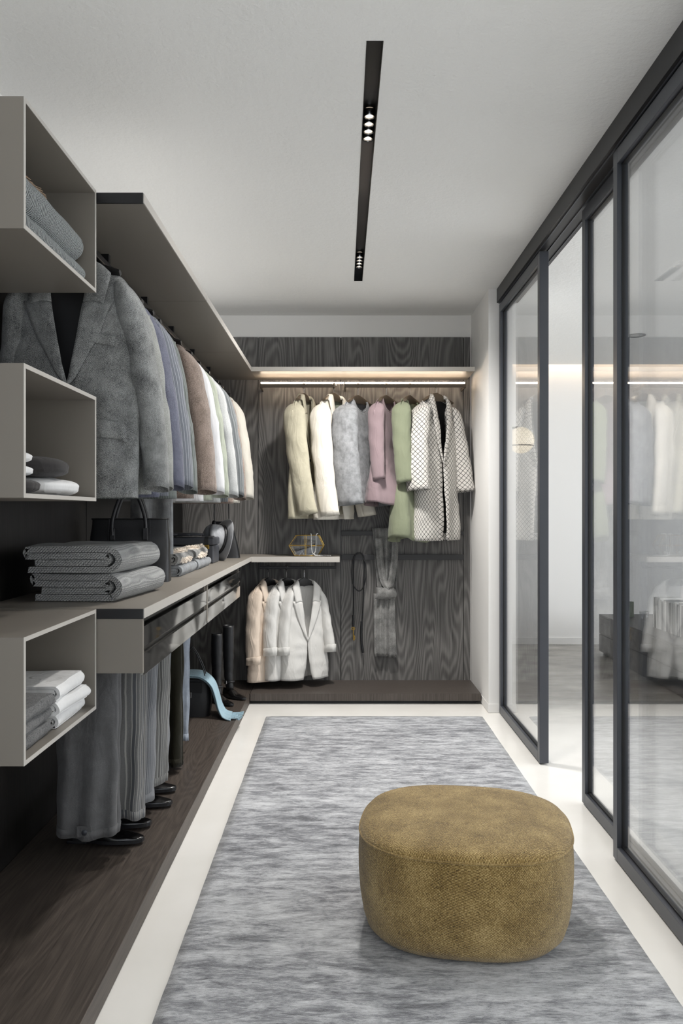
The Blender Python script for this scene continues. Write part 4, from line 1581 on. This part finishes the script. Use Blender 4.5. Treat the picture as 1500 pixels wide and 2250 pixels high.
def strip(name, path, wfun, mat, parent, amp=.006, fr_=3.0, n=18, depth=.0, ph=0):
    path = smooth_path(path, 6)
    rows = []
    m = len(path)
    for k_, p in enumerate(path):
        u_ = k_ / (m - 1)
        hw = wfun(u_)
        row = []
        for i in range(n + 1):
            q = -1 + 2 * i / n
            row.append(Vector((p.x + q * hw, p.y - amp * math.sin(q * fr_ * math.pi + ph + u_ * 1.5) - depth * (1 - q * q), p.z + .003 * nz(q * 3, u_ * 9, ph))))
        rows.append(row)
    return grid(name, rows, mat, parent, solid=.004)


strip('upper_drape', [(0.0, -.014, 1.168), (0.0, -.018, 1.10), (.0, -.022, .95), (.005, -.030, .80), (.002, -.032, .705)], lambda u: .100 - .038 * u, M['scarf_grey'], T, .011, 3.6, 30, .004, 1)
strip('loop_left', [(-.055, -.036, 1.10), (-.045, -.042, .95), (-.022, -.050, .80), (.015, -.055, .735)], lambda u: .026, M['scarf_grey'], T, .004, 1.5, 8, .010)
strip('loop_right', [(.065, -.036, 1.10), (.058, -.042, .95), (.040, -.050, .82), (.018, -.056, .745)], lambda u: .024, M['scarf_grey'], T, .004, 1.5, 8, .010)
strip('knot', [(-.01, -.046, .745), (.0, -.062, .715), (.0, -.060, .685), (-.02, -.045, .665)], lambda u: .062 + .01 * math.sin(3 * u), M['scarf_grey'], T, .004, 2, 10, .010)
strip('tail', [(-.035, -.022, .70), (-.035, -.024, .5), (-.030, -.022, .252)], lambda u: .054, M['scarf_grey'], T, .008, 3, 18, .0, 2)
strip('tail', [(.045, -.026, .70), (.040, -.026, .5), (.048, -.028, .245)], lambda u: .020 + .010 * u, M['scarf_grey'], T, .004, 2, 10, .0, 4)

T = thing('dog_leash', 'black leash with a brass clip hanging from the lower flat rail', 'leash', (.125, BACK - .060, 0))
tubes('strap', [smooth_path([(-.045, 0, .46), (-.042, 0, .65), (-.042, -.004, .86), (-.034, -.004, .965), (.0, -.006, .99), (.022, -.002, .975), (.034, .0, .93), (.030, 0, .74), (.022, 0, .55), (.016, 0, .46)], 7)], .0050, M['black_leather'], T, 8)
tubes('loop', [smooth_path([(-.008, -.010, .995), (-.040, -.010, .96), (-.054, -.010, .88), (-.046, -.010, .77), (-.012, -.010, .72), (.022, -.010, .735), (.045, -.010, .81), (.045, -.010, .90), (.026, -.010, .955)], 6)], .0042, M['black_leather'], T, 8)
tubes('thick_strap', [[(-.045, 0, .465), (-.044, 0, .545)], [(.016, 0, .50), (.012, 0, .42), (.016, 0, .345), (.026, 0, .275)]], .0088, M['black_leather'], T, 10)
cl = tubes('clip', [smooth_path([(-.045, 0, .458), (-.044, 0, .42), (-.043, 0, .375), (-.038, 0, .366), (-.034, 0, .378), (-.036, 0, .40)], 5)], .0035, M['brass'], T, 8)
tubes('clip_ring', [[(-.045 + .012 * math.cos(2 * math.pi * i / 18), 0, .449 + .010 * math.sin(2 * math.pi * i / 18)) for i in range(18)]], .0025, M['brass'], cl, 6, True)

# ------------------------------------------------------------------ jewellery box and necklaces
JX, JY, JZ = -.243, 5.76, .979
T = thing('jewellery_box', 'hexagonal glass jewellery box with a brass frame on the short shelf', 'box', (JX, JY, JZ), R(-3))
hexp = [(-.118, .072), (-.070, .142), (.083, .142), (.118, .070), (.080, .003), (-.078, .003)]
d_ = .05
lines = []
for yy in (-d_, d_):
    for a, b in zip(hexp, hexp[1:] + hexp[:1]):
        lines.append([(a[0], yy, a[1]), (b[0], yy, b[1])])
    lines.append([(-.006, yy, .003), (-.008, yy, .142)])
    lines.append([(hexp[0][0], yy, hexp[0][1]), (hexp[3][0], yy, hexp[3][1])])
for a in hexp:
    lines.append([(a[0], -d_, a[1]), (a[0], d_, a[1])])
tubes('frame', lines, .0024, M['brass'], T, 6)
for yy in (-d_, d_):
    from_data('pane', [(a[0], yy, a[1]) for a in hexp], [(0, 1, 2, 3, 4, 5)], M['box_glass'], T, smooth=False)
for i in range(6):
    if i == 1:
        continue
    a, b = hexp[i], hexp[(i + 1) % 6]
    from_data('pane', [(a[0], -d_, a[1]), (b[0], -d_, b[1]), (b[0], d_, b[1]), (a[0], d_, a[1])], [(0, 1, 2, 3)], M['box_glass'], T, smooth=False)


def beads(label, loc, pts, r=.0036, group='bead necklaces'):
    T = thing('bead_necklace', label, 'necklace', loc, 0, group)
    path = smooth_path(pts, 40)
    # even spacing
    out = [path[0]]
    for p in path:
        if (p - out[-1]).length > r * 2.15:
            out.append(p)
    bm = bmesh.new()
    bmesh.ops.create_icosphere(bm, subdivisions=2, radius=r)
    me = bpy.data.meshes.new('bead')
    bm.to_mesh(me)
    bm.free()
    me.materials.append(M['pearl'])
    me.polygons.foreach_set('use_smooth', [True] * len(me.polygons))
    for p in out:
        o = bpy.data.objects.new('bead', me)
        link(o, T)
        o.location = p
    tubes('thread', [path[::4]], .0008, M['hanger_black'], T, 4)


beads('bead necklace heaped on the floor of the jewellery box', (JX, JY - .01, JZ), [(-.05, -.02, .006), (-.03, -.03, .03), (-.015, -.03, .008), (.02, -.035, .006), (.045, -.02, .014), (.06, 0, .03), (.04, .02, .008), (0, .02, .006)])
beads('bead necklace hanging over the rim of the jewellery box and lying on the shelf', (JX, JY - .058, JZ), [(.028, .058, .150), (.030, .02, .152), (.034, .0, .140), (.034, 0, .10), (.036, 0, .05), (.05, 0, .012), (.10, 0, .006), (.14, -.01, .006), (.17, -.02, .005)])
beads('bead necklace hanging in a straight strand on the right of the jewellery box', (JX, JY - .056, JZ), [(.076, .06, .152), (.072, .02, .153), (.066, -.001, .140), (.066, 0, .09), (.062, 0, .04), (.055, -.004, .010), (.075, -.015, .005), (.11, -.02, .005)])

# ------------------------------------------------------------------ next room
T = thing('globe_lamp', 'glowing opal globe lamp with a black ring beyond the far glass door', 'lamp', (1.40, 6.60, 0))
gx, gz, gr = .015, 1.850, .105
n = 40
prof = [(max(.0005, gr * math.cos(R(a))), gr * math.sin(R(a))) for a in range(-90, 91, 9)]
lathe('globe', prof, M['globe'], T, n, Matrix.Translation((gx, 0, gz)))
lathe('ring', [(gr * .985, -.048), (gr * .985, -.040), (gr * .93, -.040), (gr * .93, -.048), (gr * .985, -.048)], M['black_metal'], T, n, Matrix.Translation((gx, 0, gz)))
tubes('arm', [smooth_path([(-.316, .0, gz + .10), (-.2, 0, gz + .10), (-.08, 0, gz + .095), (gx - .02, 0, gz + gr)], 5)], .008, M['black_metal'], T, 8)
lathe('wall_plate', [(.0001, .012), (.045, .012), (.05, 0)], M['black_metal'], T, 24, Matrix.Translation((-.316, 0, gz + .10)) @ Matrix.Rotation(R(90), 4, 'Y'))

T = thing('ceiling_speaker', 'round grey speaker disc in the ceiling of the next room', 'ceiling speaker', (2.36, 6.68, CEIL))
lathe('rim', [(.060, .0), (.070, -.001), (.070, -.006), (.062, -.008), (.060, -.004)], M['frame'], T, 40)
lathe('grille', [(.0001, -.004), (.060, -.003)], plain('grille_grey', (120, 122, 122), .6), T, 40)

T = thing('sideboard', 'low charcoal sideboard with long drawers in the next room', 'sideboard', (2.32, 3.4, 0))
SL_ = 4.13
box('plinth', .03, .50, .02, SL_ - .03, 0, .03, M['gap'], T)
box('carcass', .02, .52, 0, SL_, .03, .355, M['cabinet'], T)
box('top_panel', 0, .52, 0, SL_ + .001, .345, .362, M['cabinet'], T, bevel=.001)
for q in range(3):
    y0_, y1_ = SL_ * q / 3, SL_ * (q + 1) / 3
    for z0, z1 in ((.032, .183), (.189, .343)):
        box('drawer_front', 0, .02, y0_ + .002, y1_ - .002, z0, z1, M['cabinet'], T, bevel=.001)

rnd = random.Random(7)
yb_ = 6.68
tones = [(226, 226, 224), (190, 190, 188), (150, 152, 152), (236, 234, 230), (120, 122, 124), (205, 205, 202), (60, 62, 64)]
bmats = [plain('book_cover_%s' % ['ivory', 'grey', 'slate', 'white', 'ash', 'silver', 'charcoal'][i], c_, .5) for i, c_ in enumerate(tones)]
M['pages'] = plain('paper', (230, 226, 216), .8)
tn = ['ivory', 'light grey', 'slate grey', 'white', 'dark ash', 'silver grey', 'charcoal']
ordn = ['first', 'second', 'third', 'fourth', 'fifth', 'sixth', 'seventh', 'eighth', 'ninth', 'tenth', 'eleventh', 'twelfth', 'thirteenth', 'fourteenth', 'fifteenth', 'sixteenth',
        'seventeenth', 'eighteenth', 'nineteenth', 'twentieth', 'twenty-first', 'twenty-second', 'twenty-third', 'twenty-fourth']
for k_ in range(24):
    th_ = rnd.uniform(.016, .036)
    hh = rnd.uniform(.215, .262) if k_ > 3 else rnd.uniform(.24, .262)
    dd = rnd.uniform(.17, .20)
    ci = rnd.choice([0, 1, 2, 3, 3, 0, 5, 4, 6] if k_ else [3])
    lean = R(7) if k_ in (2, 3) else 0
    yb_ -= th_ + .001 + (hh * math.sin(lean) * .55 if k_ == 2 else 0)
    T = thing('book', '%s book, %s in the row counted from the far end of the sideboard' % (tn[ci], ordn[k_]), 'book', (2.49, yb_, .3625), 0, 'books standing on the sideboard')
    T.rotation_euler = (-lean, 0, 0)
    boxes('cover', [(0, dd, 0, .0022, 0, hh), (0, dd, th_ - .0022, th_, 0, hh), (0, .003, .0022, th_ - .0022, 0, hh)], bmats[ci], T, bevel=.0006)
    box('pages', .003, dd - .004, .0024, th_ - .0024, .003, hh - .003, M['pages'], T)
T = thing('green_book', 'dark green book standing alone near the far end of the sideboard', 'book', (2.45, 7.28, .3625), R(14))
boxes('cover', [(0, .11, 0, .002, 0, .135), (0, .11, .022, .024, 0, .135), (0, .002, .002, .022, 0, .135)], plain('green_cover', (58, 74, 48), .5), T, bevel=.0006)
box('pages', .002, .106, .002, .022, .003, .132, M['pages'], T)
T = thing('glass_tumbler', 'small clear glass vase left of the books on the sideboard', 'vase', (2.53, 6.98, .3625))
lathe('wall', [(.030, .002), (.036, .03), (.038, .085), (.0365, .085), (.034, .03), (.028, .006), (.0001, .006)], M['box_glass'], T, 32)
lathe('rim', [(.0385, .083), (.0395, .086), (.0385, .089), (.0372, .086), (.0385, .083)], M['pearl'], T, 32)
